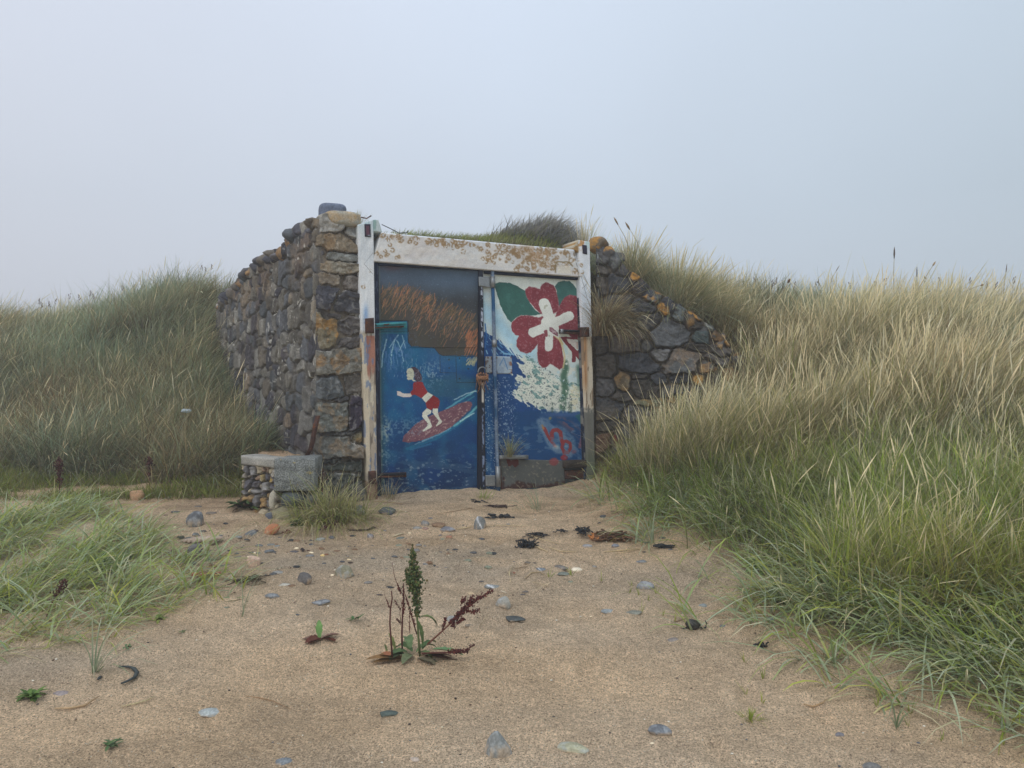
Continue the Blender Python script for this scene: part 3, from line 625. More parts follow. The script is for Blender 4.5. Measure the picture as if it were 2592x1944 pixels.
def p_jambr(cv):
    cv.C[:] = (200,204,208); cv.mixm(sst(.5, .62, fbm(cv.X*.1, cv.Y*.02, 4, 34))*.4, (178,188,198))
    cv.mixm(sst(640, 618, cv.Y)*sst(1484, 1478, cv.X)*sst(.4, .5, fbm(cv.X*.2, cv.Y*.2, 3, 31))*.9, (166,124,74)); cv.mixm(sst(640, 615, cv.Y)*sst(1480, 1484, cv.X)*.6, (156,184,178))
    low = sst(848, 856, cv.Y); cv.mixm(low*.7, (176,160,132)); cv.mixm(low*np.exp(-((cv.X-(1480+(cv.Y-850)*.022))/5)**2)*sst(1010, 960, cv.Y)*.85, (158,112,72))
    cv.mixm(low*sst(.56, .62, fbm(cv.X*.2, cv.Y*.03, 3, 35))*.8, (120,100,80))
    g = sst(1030, 1042, cv.Y+(fbm(cv.X*.3, cv.Y*.2, 3, 36)-.5)*26); cv.mixm(g*.95, (98,98,92)); cv.mixm(sst(1120, 1170, cv.Y)*.5, (84,96,74))
    cv.line([(1474,690),(1488,716),(1474,730)], .9, (60,64,70), .8); rings(cv, [(1466,658,2.5),(1471,672,3),(1474,690,3)])
    cv.line([(1455,632),(1462,668),(1488,760)], 1, (70,74,80), .7)
patch('jamb', [(1464,607),(1493,612),(1508,1250),(1491,1250)], 30, 400, .05, .34, p_jambr, M['conc'], house, 1.45, relief=lambda X, Y: (fbm(X*.08, Y*.03, 4, 26)-.5)*.012)
patch('frame_horn', [(1452,622),(1463.5,607),(1466,640),(1454,632)], 10, 14, .047, .28, lambda cv: (cv.C.__setitem__(slice(None), (150,118,74)), cv.mixm(sst(.5, .6, fbm(cv.X*.2, cv.Y*.2, 3, 4))*.7, (190,190,180))), M['conc'], house, 1.25)
for qd in ([(923,567),(938,567),(939,599),(924,599)], [(1475,619),(1486,621),(1487,644),(1476,641)]):
    s_ = patch('slot', qd, 8, 12, .062, .02, lambda cv: (cv.C.__setitem__(slice(None), (44,42,56)), cv.poly([(927,572),(935,572),(935,594),(927,594)], (92,62,74), 1, False), cv.line([(926,598),(937,596)], 2, (160,170,180), .8)), M['conc'], house, 1.2)
for nm, qd in [('stop', [(945,661.5),(958,663),(966,1262),(955,1262)]), ('stop', [(958,663),(1214,679),(1214,685.5),(958,671)]), ('stop', [(1228,681),(1474,701),(1474,709),(1228,692)]), ('stop', [(1464,705),(1475,701),(1491.5,1238),(1480,1238)])]:
    def pst(cv):
        cv.C[:] = (28,36,54); cv.mixm(sst(700, 640, cv.Y)*.6, (56,70,94)); cv.mixm(sst(.6, .66, fbm(cv.X*.2, cv.Y*.04, 3, 40))*sst(1440, 1470, cv.X)*.8, (140,136,124)); cv.mixm(sst(.62, .68, fbm(cv.X*.3, cv.Y*.06, 3, 42))*.6, (88,100,120))
    patch(nm, qd, 16 if qd[1][0]-qd[0][0] > 60 else 8, 8 if qd[1][0]-qd[0][0] > 60 else 200, .012, .12, pst, M['paint'], house, 1.2)
tb('pipe', [(1513,642,.0),(1516,775,.0)], .009, M['steel'], house)
q = [dpl(*p) for p in [(966,568,.04),(985,577,.05),(1010,590,.05),(1030,589,.05),(1034,584,.05)]]; V, F = tube(q, .004, 5); wr_ = mk('wire', V, F, M['black'], house)
q = [dpl(*p) for p in [(914,550,.0),(928,553,.0),(940,546,.0)]]; V, F = tube(q, .006, 5); mk('wire', V, F, M['rust'], house)

# ------------------------------------------------------------ left leaf: the surfer
def A3(x, y): return (900+.386*x, 640+.386*y)
def S3(L): return [A3(*p) for p in L]
def B3(x, y): return (900+.15675*x, 860+.15675*y)     # the close view of the surfer
def SB(L): return [B3(*p) for p in L]
def p_left(cv):
    X, Y = cv.X, cv.Y; rr = np.random.default_rng(8); t = np.clip((Y-820)/430, 0, 1)
    c0, c1, c2 = np.array((24,94,132.)), np.array((12,76,126.)), np.array((10,42,82.))
    C = np.where((t < .5)[:,None], c0+(c1-c0)*(t*2)[:,None], c1+(c2-c1)*(t*2-1)[:,None]); cv.C[:] = C
    cv.mixm(sst(.45, .65, fbm(X*.02, Y*.02, 4, 50))*.55, (14,62,118)); cv.mixm(sst(.5, .7, fbm(X*.025+9, Y*.02, 4, 51))*.35, (34,112,142))
    cv.mixm(np.exp(-((X-962)/12)**2)*.55, (44,86,88))
    cv.mixm(sst(1080, 980, X)*0+sst(1050, 1110, X)*sst(1090, 960, Y)*.45*sst(.35, .6, fbm(X*.03, Y*.03, 3, 52)), (48,90,104))
    for x, y in [(1110,900),(1140,925),(1090,905)]: cv.blob(x, y, 22, 40, (58,106,148), .3, .8)
    cv.poly([(1060,960),(1200,960),(1200,1010),(1080,1000)], (44,92,112), .4)
    # the loose upper board: slate sky over dune grass, lens veil painted into the top
    top = [(955,664),(1216,680),(1216,905),(1198,900),(1120,900),(1112,898),(1100,880),(1040,876),(1034,866),(1033,815),(1030,812),(956,812)]
    cv.poly(top, (62,66,70)); m = cv.inpoly(top).astype(float)
    cv.mixm(m*sst(770, 700, Y)*.8, (86,104,124)); cv.mixm(m*sst(770, 690, Y)*sst(1020, 1140, X)*.5, (92,114,136)); cv.mixm(m*np.exp(-((X-995)/26)**2-((Y-677)/10)**2)*.5, (112,80,84))
    gl = 738+sst(960, 1080, X)*0+np.clip((X-1030)*.42, 0, 200)*1.0
    cv.mixm(m*sst(-8, 40, Y-gl)*.6, (80,70,58)); cv.mixm(m*sst(.5, .65, fbm(X*.05, Y*.03, 3, 54))*sst(0, 50, Y-gl)*.4, (70,70,58))
    for _ in range(900):
        x = rr.uniform(955, 1216); g = 738+max(0, (x-1030)*.42); y = g+abs(rr.normal(0, 1))*38-4
        lng = rr.uniform(8, 24); a = rr.normal(1.05, .22)
        if y > 900: continue
        d = math.exp(-((x-(1010+(y-740)*.9))/70)**2)+math.exp(-((x-1200)/34)**2-((y-870)/50)**2)
        cc = random.choice([(176,118,84),(156,120,88),(134,108,80),(184,124,88)]) if rr.random() < .15+.5*d else random.choice([(112,94,68),(96,84,62),(78,74,60)])
        x1, y1 = x+math.cos(a)*lng, y-math.sin(a)*lng
        if x1 > 1216 or (x < 1034 and y > 812): continue
        cv.line([(x, y), (x1, y1)], rr.uniform(.8, 1.9), cc, .68)
    for _ in range(60):
        x = rr.uniform(1175, 1214); y = rr.uniform(850, 905); cv.line([(x, y), (x+8, y-18)], 2, random.choice([(190,120,82),(168,104,70)]), .6)
    m = cv.inpoly([(957,814),(1030,814),(1034,845),(957,845)]); cv.mixm(m*.55, (40,118,130))
    # creases where plates overlap
    for p, w in [([(957,812),(1031,812),(1033,866),(1041,877),(1100,881),(1110,894),(1120,900),(1212,903)], 1.6), ([(1114,900),(1114,943),(1153,944)], 1.1), ([(1154,900),(1156,968),(1206,968)], 1.3), ([(1033,812),(1034,840),(960,840)], 1.1)]: cv.line(p, w, (34,42,50), .85, .8)
    for x, y in [(1137,911),(1137,931),(1164,907),(1163,959),(1186,934)]: cv.blob(x, y, 2.2, 2.2, (32,44,52), .9)
    for _ in range(34): x = rr.uniform(1184, 1210); y = rr.uniform(902, 918); cv.line([(x, y), (x-rr.uniform(2, 8), y+rr.uniform(5, 12))], 1.4, random.choice([(196,186,142),(170,166,128)]), .8)
    # breaking crest strokes
    for p, w in [([(1008,848),(998,862),(990,900)], 3.5), ([(1004,862),(1014,880),(1022,914)], 2.6), ([(1024,862),(1010,890)], 2), ([(985,880),(1000,860)], 2.2), ([(978,860),(968,900),(966,930)], 3), ([(1018,850),(1026,880)], 2.4), ([(990,905),(990,925)], 1.6)]: cv.line(p, w, (168,198,206), .8, 1.2, True, .3)
    cv.flecks(np.exp(-((X-1000)/40)**2-((Y-890)/45)**2), .12, .52, (96,128,176), .7, 60, 2.2)
    for _ in range(60): x = rr.uniform(975, 1110); y = rr.uniform(905, 950); cv.line([(x, y), (x+rr.normal(0, 1), y+rr.uniform(3, 10))], 1.2, (140,166,184), rr.uniform(.3, .8))
    cv.flecks(np.exp(-((X-1095)/30)**2-((Y-945)/30)**2), .25, .58, (150,168,178), .7, 61)
    # wake
    for p, w, c, a in [([(1130,1035),(1170,1010),(1205,988)], 4, (120,184,190), .7), ([(1150,1012),(1180,996),(1206,990)], 2.5, (190,216,214), .8), ([(1155,1030),(1200,1004)], 3, (60,140,156), .7),
      ([(1030,1136),(1100,1112),(1170,1068),(1208,1030)], 7, (32,120,148), .6), ([(1068,1116),(1110,1100),(1140,1084)], 3, (130,178,196), .75), ([(1150,1078),(1185,1052),(1206,1030)], 5, (120,186,190), .8), ([(1165,1066),(1200,1046)], 3, (196,220,216), .8), ([(1040,1138),(1090,1124)], 5, (40,112,150), .7), ([(1050,1124),(1096,1108)], 2, (170,196,204), .6)]: cv.line(p, w, c, a, 2.0, True, .25)
    board = SB([(760,1640),(770,1560),(850,1480),(960,1370),(1060,1300),(1200,1230),(1330,1180),(1500,1110),(1680,1030),(1800,990),(1860,1000),(1885,1050),(1850,1130),(1700,1270),(1560,1400),(1400,1490),(1200,1580),(1000,1640),(850,1660)])
    cv.poly(board, (120,82,92)); bm_ = cv.inpoly(board).astype(float); cv.flecks(bm_, .12, .52, (104,66,78), .5, 62, 1.0, -.5); cv.flecks(bm_, .35, .63, (182,158,150), .7, 63, .5, -.6)
    for _ in range(40):
        x, y = B3(rr.uniform(900, 1600), rr.uniform(1230, 1600)); cv.mixm(0, (0,0,0)); 
        if cv.inpoly([(0,0)]*3).any() or True: cv.line([(x, y), (x+rr.uniform(2, 9), y-rr.uniform(2, 6))], 1, (190,166,150), rr.uniform(.2, .6)) if 0 < (y-(1118-(x-1020)*.45)) < 26 else None
    red, sk = (142,44,46), (212,212,196)
    cv.poly(SB([(940,690),(1000,670),(1080,685),(1110,750),(1165,850),(1060,945),(990,900),(950,885),(900,900),(885,850),(930,800),(925,740)]), red, 1, False)
    cv.poly(SB([(1165,848),(1250,895),(1135,1018),(1068,942)]), sk, 1, False)
    cv.poly(SB([(1250,898),(1330,940),(1360,990),(1350,1060),(1330,1118),(1255,1108),(1215,1140),(1150,1100),(1130,1020)]), (134,40,42), 1, False)
    cv.poly(SB([(1150,1105),(1225,1145),(1215,1190),(1155,1225),(1200,1310),(1232,1390),(1220,1420),(1090,1485),(1078,1470),(1160,1390),(1165,1350),(1075,1240),(1080,1180)]), sk, 1, False)
    cv.poly(SB([(1250,1108),(1332,1112),(1330,1190),(1360,1270),(1398,1320),(1380,1350),(1300,1402),(1296,1388),(1345,1310),(1290,1240),(1240,1170)]), sk, 1, False)
    cv.poly(SB([(668,830),(720,835),(760,865),(890,870),(910,905),(880,925),(770,928),(670,895)]), (206,196,188), 1, False)
    cv.poly(SB([(835,480),(870,455),(930,470),(945,560),(930,640),(980,670),(930,672),(905,640),(850,650),(828,630),(840,600),(822,580),(836,550),(822,520)]), (190,192,170), 1, False)
    cv.poly(SB([(880,445),(960,440),(1010,480),(1060,560),(1075,620),(1060,670),(990,675),(950,630),(945,520),(910,460)]), (66,48,58), 1, False)
    for _ in range(60): x, y = B3(rr.uniform(950, 1090), rr.uniform(470, 670)); cv.line([(x, y), (x+rr.normal(0, 2), y+rr.uniform(2, 5))], .8, random.choice([(150,160,176),(96,84,100),(176,178,182)]), .55)
    cv.line(SB([(850,540),(905,535)]), 1, (110,104,92), .8); cv.line(SB([(835,600),(880,610)]), .8, (120,100,92), .6); cv.line(SB([(850,510),(880,512)]), .8, (96,90,80), .6)
    cv.line(SB([(1260,1050),(1240,1120)]), .9, (84,30,34), .7)
    # worn paint
    cv.flecks(sst(1120, 1180, Y), .05, .60, (60,88,116), .5, 64, .35); cv.flecks(sst(1130, 1190, Y), .22, .66, (140,152,156), .6, 65, .45); cv.flecks(sst(1040, 1060, Y)*sst(1010, 960, X), .18, .6, (140,156,158), .7, 66)
    cv.flecks(np.exp(-((X-978)/10)**2-((Y-1088)/26)**2), .15, .42, (160,164,150), .8, 67); cv.flecks(sst(1090,1050,X)*sst(1040,1080,Y)*sst(1110,1090,Y), .25, .55, (140,164,178), .5, 68)
    cv.flecks(np.ones(X.size), .3, .74, (110,140,160), .4, 69); cv.mixm(sst(5, 1, X-(958+(Y-670)*.0137))*.5, (130,138,130))
    cv.flecks(sst(1225, 1250, Y), .2, .5, (110,120,112), .6, 70)
RIN = lambda X, Y: (fbm(X*.01, Y*.01, 3, 90)-.5)*.012
ldoor = patch('door', [(957,668),(1214,684),(1212,1242),(965,1258)], 262, 580, -.035, .05, p_left, M['paint'], house, 1.2, relief=lambda X, Y: RIN(X, Y)+.006*((Y < 812) | ((X > 1034) & (Y < 880))))
ldoor['label'] = 'blue door leaf painted with a surfer riding a wave'

# ------------------------------------------------------------ right leaf: the flower
def A4(x, y): return (1180+.386*x, 640+.386*y)
def Q(x, y): return (1190+.1808*x, 660+.1808*y)
def SQ(L): return [Q(*p) for p in L]
def Tt(x, y): return (1190+.1989*x, 940+.1989*y)
def ST(L): return [Tt(*p) for p in L]
def p_right(cv):
    X, Y = cv.X, cv.Y; rr = np.random.default_rng(9); cv.C[:] = (206,212,204)
    cv.mixm(sst(.48, .65, fbm(X*.03, Y*.03, 4, 100))*.35, (190,200,196))
    # sky blue wash falling along the curve
    cur = 830+(X-1250)*.0; yc = np.interp(X, [1222,1250,1275,1300,1330,1360,1400,1440,1480], [800,822,850,880,902,925,955,975,985])
    cv.mixm(np.exp(-((Y-yc+18)/34)**2)*.7*sst(1400, 1330, X), (140,186,210)); cv.mixm(sst(.5, .62, fbm(X*.05+Y*.03, Y*.06-X*.03, 3, 101))*np.exp(-((Y-yc+30)/40)**2)*.5, (176,208,222))
    cv.poly(SQ([(340,320),(400,300),(560,310),(640,345),(760,415),(790,420),(840,600),(920,700),(990,745),(900,770),(720,760),(640,800),(580,860),(520,810),(450,680),(390,520),(360,420)]), (50,94,86))
    cv.poly(SQ([(1185,360),(1230,300),(1320,280),(1400,290),(1450,330),(1490,400),(1515,470),(1500,500),(1400,480),(1330,510),(1250,650),(1230,560),(1210,430)]), (56,98,92))
    cv.flecks(np.ones(X.size)*(cv.C[:,0] < 110), .08, .55, (62,108,100), .5, 102)
    # deep sea
    sea = (24,66,118); cv.poly([(1222,838),(1250,852),(1262,862),(1290,890),(1310,905),(1330,918),(1345,935),(1330,950),(1300,955),(1290,1000),(1300,1045),(1490,1050),(1490,1240),(1222,1250)], sea)
    cv.poly([(1290,892),(1330,918),(1350,945),(1372,985),(1400,1015),(1440,1046),(1222,1046),(1222,940)], sea)
    under = sst(0, 3, Y-(1040+(fbm(X*.1, Y*.1, 3, 103)-.5)*8)); cv.mixm(under, (20,66,112))
    d = sst(14, -2, X-(1222+np.clip((Y-800)*.55, 0, 60))); 
    for _ in range(120):
        x = rr.uniform(1222, 1320); y = rr.uniform(830, 905); 
        if y < np.interp(x, [1222,1250,1300,1330], [825,845,890,910]): continue
        cv.line([(x, y), (x+rr.normal(3, 5), y+rr.normal(8, 6))], rr.uniform(1.2, 3), random.choice([(30,78,138),(70,136,182),(150,192,208),(24,60,110),(24,60,110)]), .8)
    cv.line([(1228,880),(1232,850),(1228,820)], 3.5, (40,100,160), .8); cv.line([(1255,875),(1275,895),(1300,897)], 3, (140,186,210), .8, 1.5, True); cv.line([(1262,862),(1290,888),(1300,900)], 2.5, (150,192,212), .6, 1.5, True)
    cv.poly([(1222,950),(1300,955),(1300,1250),(1222,1250)], (22,64,112), .95); cv.mixm(sst(1262, 1240, X)*sst(910, 960, Y)*.5, (18,84,128))
    # spray: paint worn to speckle, slanting down to the right
    ux = X*.82+Y*.57; uy = -X*.57+Y*.82; f = fbm(ux*.018, uy*.075, 4, 104)*.55+fbm(ux*.09, uy*.16, 4, 105)*.45
    edge = np.interp(Y, [910,940,965,990,1010,1040], [1318,1304,1292,1284,1310,1350]); g = sst(-14, 50, X-edge)
    m = sst(.60-.34*g, .66-.30*g, f)*sst(1048, 1034, Y+(fbm(X*.2, Y*.2, 3, 106)-.5)*12)*sst(-10, 20, Y-yc+6)*(X > edge-30)
    cv.mixm(np.clip(m, 0, 1), (204,208,196)); tm = (Y > yc-10)*(Y < 1036)*(X > edge+12)
    cv.flecks(tm*np.ones(X.size), .14, .62, (84,130,128), .7, 107, .5, .6); cv.flecks(tm*np.ones(X.size), .45, .64, (52,66,72), .75, 108); cv.flecks(tm*(X > 1430)*np.ones(X.size), .06, .45, (206,200,168), .6, 109)
    # stem and dead green edge
    xs = 1427+(Y-910)*.0; m = np.exp(-((X-xs-(fbm(Y*.05, Y*.0, 3, 110)-.5)*14)/9)**4)*sst(905, 918, Y)*sst(1042, 1032, Y); cv.mixm(np.clip(m*sst(.3, .42, fbm(X*.15, Y*.1, 3, 111)), 0, 1)*.9, (62,98,78))
    cv.mixm(sst(1452, 1466, X+(fbm(X*.1, Y*.06, 3, 112)-.5)*16)*sst(915, 930, Y)*sst(1000, 960, Y)*.8, (72,110,98))
    for x in (1398, 1441, 1445, 1427): cv.line([(x, 1020), (x, 1044)], 5, (48,72,66), .6, 3, True, .4)
    r1, r2 = (122,52,60), (136,62,70)
    petals = [[(775,450),(780,400),(820,365),(900,368),(965,392),(985,400),(985,360),(1010,325),(1060,302),(1110,320),(1170,350),(1195,400),(1225,500),(1240,600),(1240,700),(1150,760),(1050,760),(980,740),(900,660),(830,570),(790,500)],
      [(575,920),(590,860),(650,800),(720,765),(830,765),(950,800),(1060,760),(1120,900),(1060,1000),(960,1160),(900,1230),(850,1280),(780,1298),(700,1270),(650,1200),(645,1120),(690,1048),(640,1040),(590,990)],
      [(955,1150),(1060,990),(1180,1060),(1250,1110),(1290,1250),(1310,1400),(1290,1500),(1250,1525),(1190,1480),(1120,1440),(1070,1490),(1010,1500),(960,1440),(940,1330)],
      [(1200,760),(1250,640),(1290,560),(1340,500),(1400,478),(1470,490),(1512,510),(1530,700),(1535,960),(1500,1100),(1440,1080),(1340,1000),(1200,950),(1130,870)]]
    for p in petals: cv.poly(SQ(p), r1)
    for p in petals:
        pp = SQ(p); cv.line(pp+[pp[0]], 3, (158,110,116), .35, 2, True, .42)
    cv.flecks((cv.C[:,0] > cv.C[:,1]*1.7)*np.ones(X.size), .05, .5, r2, .6, 113); cv.flecks((cv.C[:,0] > cv.C[:,1]*1.7)*np.ones(X.size), .3, .63, (170,130,134), .45, 114, 1, .7)
    cv.poly(SQ([(1265,1065),(1500,1070),(1510,1110),(1350,1090),(1400,1160),(1500,1260),(1530,1240),(1545,1390),(1520,1390),(1480,1340),(1475,1420),(1425,1425),(1425,1280),(1340,1180),(1290,1110)]), r1)
    cv.poly(SQ([(1345,1090),(1440,1100),(1505,1140),(1500,1240),(1440,1190),(1380,1150)]), (206,200,194)); cv.line(SQ([(1500,1140),(1500,1230)]), 3, (176,130,110), .6, 2)
    wh = (210,212,204)
    for a, b, w in [((1035,600),(1110,800),27), ((880,1005),(1100,910),24), ((1110,900),(1385,775),24), ((1110,950),(1100,1215),20), ((1110,880),(1120,930),44)]: cv.line([Q(*a), Q(*b)], w, wh, 1, 1.2, True)
    cv.line([Q(1060,990), Q(1065,1040)], 8, r1, .9, 2, True); cv.poly(SQ([(1110,930),(1150,935),(1230,1010),(1225,1060),(1170,1030),(1110,980)]), (112,58,72), .9); cv.flecks(np.exp(-((X-1402)/10)**2-((Y-840)/10)**2), .3, .5, (206,200,196), .7, 116)
    for x, y in [(1040,660),(1070,630),(1110,1050),(1045,640)]: cv.blob(*Q(x, y), 2.5, 2.5, (160,160,140), .7)
    cv.line(SQ([(1190,1060),(1250,1110),(1290,1200),(1320,1300),(1320,1420),(1300,1500)]), 3.5, (198,180,132), .85, 2, True); cv.line(SQ([(1250,1075),(1300,1170)]), 3, (196,172,96), .7, 2); cv.line(SQ([(1330,1200),(1350,1290)]), 9, (170,200,204), .5, 4)
    # rust panel and lower motif
    cv.mixm(sst(1040, 1052, Y)*sst(1356, 1400, X)*sst(1060, 1046, Y)*.75, (84,104,150))
    dd = Y-(1062+(X-1360)*.75); cv.mixm(np.exp(-((dd+10)/26)**2)*sst(1050, 1060, Y)*sst(1350, 1380, X)*sst(.42, .55, fbm(ux*.03, uy*.1, 4, 120))*.75, (98,122,148)); cv.mixm(np.exp(-((dd+46)/14)**2)*sst(1050, 1060, Y)*sst(1390, 1430, X)*sst(.4, .55, fbm(ux*.04, uy*.12, 4, 121))*.8, (112,80,92))
    cv.line(ST([(885,640),(940,740),(1010,900),(1100,1000),(1190,1010),(1260,1060)]), 17, (116,136,156), .75, 8, True, .28); cv.line(ST([(1100,740),(1170,760),(1180,860),(1290,900),(1290,1000)]), 22, (110,132,152), .55, 8, True, .3)
    for p, w in [([(940,720),(1000,840),(1085,955)], 8), ([(1045,850),(1040,790),(1060,750),(1110,745),(1150,780),(1160,850),(1180,920)], 10), ([(1180,900),(1230,890),(1275,920),(1280,980),(1240,1035),(1190,1020),(1170,960),(1180,900)], 8), ([(1200,1040),(1200,1110)], 9)]: cv.line(ST(p), w, (134,54,56), .95, 1.4, True)
    cv.blob(*Tt(1195,1100), 9, 7, (138,44,52), .9); cv.blob(*Tt(1225,955), 4.5, 3.5, (120,140,160), .9); cv.line(ST([(1430,830),(1395,960)]), 8, (138,80,92), .7, 4, True); cv.blob(*Tt(1320,1025), 6, 5, (130,74,92), .6, .6); cv.line(ST([(920,690),(935,730)]), 5, (176,130,66), .8, 2); cv.blob(*Tt(1020,597), 4, 3.5, (150,136,84), .7)
    cv.blob(*Tt(1100,960), 7, 6, (178,186,176), .7, .8); cv.poly(ST([(1330,560),(1420,540),(1430,700),(1380,620)]), (40,96,92), .7)
    cv.flecks(sst(1060, 1090, Y), .12, .60, (96,122,146), .5, 122, .5); cv.flecks(sst(950, 960, Y)*sst(1320, 1290, X), .35, .66, (180,194,200), .7, 123)
    cv.mixm(sst(1164, 1168, Y)*sst(1262, 1266, X)*.9, (70,74,74)); cv.blob(1402, 1170, 13, 11, (132,70,72), .9, .2); cv.mixm(sst(1232, 1226, Y)*0, (0,0,0))
    cv.mixm(sst(1466, 1470, X-(Y-700)*.03)*.6, (196,196,186)); cv.line([(1250,693),(1466,706)], 1.2, (90,96,96), .8)
rdoor = patch('door', [(1221,686),(1465,702),(1481,1234),(1230,1246)], 262, 580, -.03, .05, p_right, M['paint'], house, 1.35, relief=RIN)
rdoor['label'] = 'white and blue door leaf painted with a red flower'
def sub(o, name=None): return o
# kick plate, access plate, timber, hardware
def p_kick(cv):
    cv.C[:] = (82,86,84); cv.mixm(sst(.45, .6, fbm(cv.X*.03, cv.Y*.05, 3, 130))*.5, (94,96,92)); e = sst(1218, 1230, cv.Y+(fbm(cv.X*.12, cv.Y*.1, 3, 131)-.5)*30)
    cv.mixm(e*.9, (62,40,36)); cv.poly(ST([(455,1120),(610,1125),(620,1190),(570,1225),(540,1190),(490,1210),(470,1160)]), (84,40,36), .95); cv.blob(1275, 1212, 2.5, 5, (70,40,38), .9); cv.mixm(sst(5, 1, cv.X-1263-(cv.Y-1161)*.08)*.7, (90,56,44))
    cv.flecks(np.ones(cv.X.size), .2, .68, (150,140,122), .5, 132); cv.blob(1402, 1168, 12, 11, (128,66,68), .9, .2)
patch('kick_plate', [(1263,1161),(1429,1166),(1431,1230),(1269,1240)], 90, 50, -.022, .02, p_kick, M['paint'], rdoor, 1.3)
def p_acc(cv):
    cv.C[:] = (140,156,172); cv.mixm(sst(.45, .6, fbm(cv.X*.06, cv.Y*.06, 3, 134))*.7, (168,182,190)); cv.mixm(sst(7, 2, cv.X-1252)*.8, (120,84,66)); cv.mixm(sst(1286, 1292, cv.X)*sst(.4, .5, fbm(cv.X*.1, cv.Y*.1, 3, 135))*.85, (128,88,66)); cv.line([(1265,925),(1275,905),(1285,935)], 2.5, (60,110,160), .8)
    for x, y in [(1257,905),(1257,942),(1294,904),(1294,943)]: cv.blob(x, y, 2.5, 2.5, (92,52,46), .9)
patch('access_plate', [(1252,901),(1296,903),(1297,946),(1253,946)], 30, 30, -.018, .02, p_acc, M['paint'], rdoor, 1.3)
patch('access_plate', [(1229,902),(1246,902),(1247,945),(1230,945)], 12, 26, -.018, .02, lambda cv: (cv.C.__setitem__(slice(None), (128,136,142)), cv.flecks(np.ones(cv.X.size), .2, .52, (84,66,58), .8, 137)), M['paint'], rdoor, 1.3)
bar('timber', (1430,1176), (1506,1173), 19, .03, .10, M['wood'], rdoor); bar('timber', (1432,1202), (1484,1200), 22, .0, .04, M['rust'], rdoor)
# meeting post with chipped white
def p_post(cv):
    cv.C[:] = (26,30,42); x0 = 1219+(cv.Y-700)*.010; m = np.exp(-((cv.X-x0)/3)**4)*sst(712, 720, cv.Y); cv.mixm(m*sst(.42, .5, fbm(cv.X*.2, cv.Y*.12, 3, 140))*sst(905, 880, cv.Y), (168,176,190)); cv.mixm(m*sst(962, 968, cv.Y)*sst(1022, 1016, cv.Y), (206,200,186)); cv.mixm(m*sst(1030, 1036, cv.Y)*sst(.45, .52, fbm(cv.X*.2, cv.Y*.1, 3, 141)), (116,132,160)); cv.mixm(sst(690, 700, cv.Y)*0+sst(720, 690, cv.Y)*.5, (84,96,116))
patch('meeting_post', [(1213,681),(1223,682),(1230,1247),(1211,1247)], 14, 300, .004, .08, p_post, M['paint'], house, 1.25)
def p_hp(cv): cv.C[:] = (168,178,192); cv.mixm(sst(.5, .6, fbm(cv.X*.2, cv.Y*.1, 3, 143))*.5, (140,150,160)); [cv.blob(x, y, 1.4, 1.4, (70,74,80), .9) for x, y in [(1227,707),(1236,706),(1226,724),(1235,724)]]
patch('hinge_plate', [(1212,700),(1240,702),(1240,728),(1213,724)], 24, 22, .022, .01, p_hp, M['steel'], house, 1.2)
patch('hinge_plate', [(1229,1203),(1254,1203),(1255,1231),(1230,1231)], 20, 20, .01, .012, p_hp, M['steel'], rdoor, 1.2)
pole = tb('locking_bar', [(1246,676,.01),(1250,820,.01),(1255,1030,.01),(1260,1200,.01),(1262,1252,.01)], .018, surf('chipped_bar', base=tuple(lin((120,138,160))), n1=(2.5,.3), n2=(60,.4), tint=((.02,.09,.2), 3, .5)), rdoor, 10)
for y0, y1 in ((700, 728), (860, 878), (1180, 1232)):
    f = lambda y: 1246+(y-676)*.0278
    tb('sleeve', [(f(y0), y0, .012), (f(y1), y1, .012)], .026, M['steel'], rdoor, 10)
# strap hinges
for nm, blk, pts, w, m1_, m2_, dr in [('strap_hinge', [(926,806),(947,804),(948,843),(927,843)], ((946,826),(1030,822)), 15, 'rust', 'teal', ldoor), ('strap_hinge', [(934,1194),(952,1192),(954,1225),(936,1225)], ((950,1204),(1029,1202)), 12, 'rust', 'rust', ldoor), ('strap_hinge', [(1472,828),(1492,828),(1493,852),(1473,852)], ((1418,839),(1502,842)), 11, 'rust', 'rust', rdoor)]:
    s_ = bar(nm, pts[0], pts[1], w, .022, .025, M[m2_], dr)
    q = [dpl(pts[0][0], pts[0][1]-w*.25, .03), dpl(pts[1][0]-4, pts[1][1]-w*.25, .03)]; V, F = tube(q, .011, 8); mk('hinge_rod', V, F, M['teal' if m2_ == 'teal' else 'black'], s_)
    q = [dpl(pts[0][0], pts[0][1]+w*.28, .03), dpl(pts[1][0]-8, pts[1][1]+w*.28, .03)]; V, F = tube(q, .008, 8); mk('hinge_rod', V, F, M['rust'], s_)
    patch('hinge_block', blk, 8, 12, .085, .07, lambda cv: None, M['rust'], s_, bevel=.008)
V, F = box(dpl(1417, 833, .02), tuple(dpl(1424,833,.02)-dpl(1417,833,.02)), (DN[0]*.03, DN[1]*.03, 0), (0,0,-.05)); mk('hinge_end', V, F, M['shell'] if False else M['steel'], rdoor, smooth=False)
# steel bracket on the kick plate
br = bar('bracket', (1266,1158), (1338,1157), 9, .03, .05, M['steel'], rdoor)
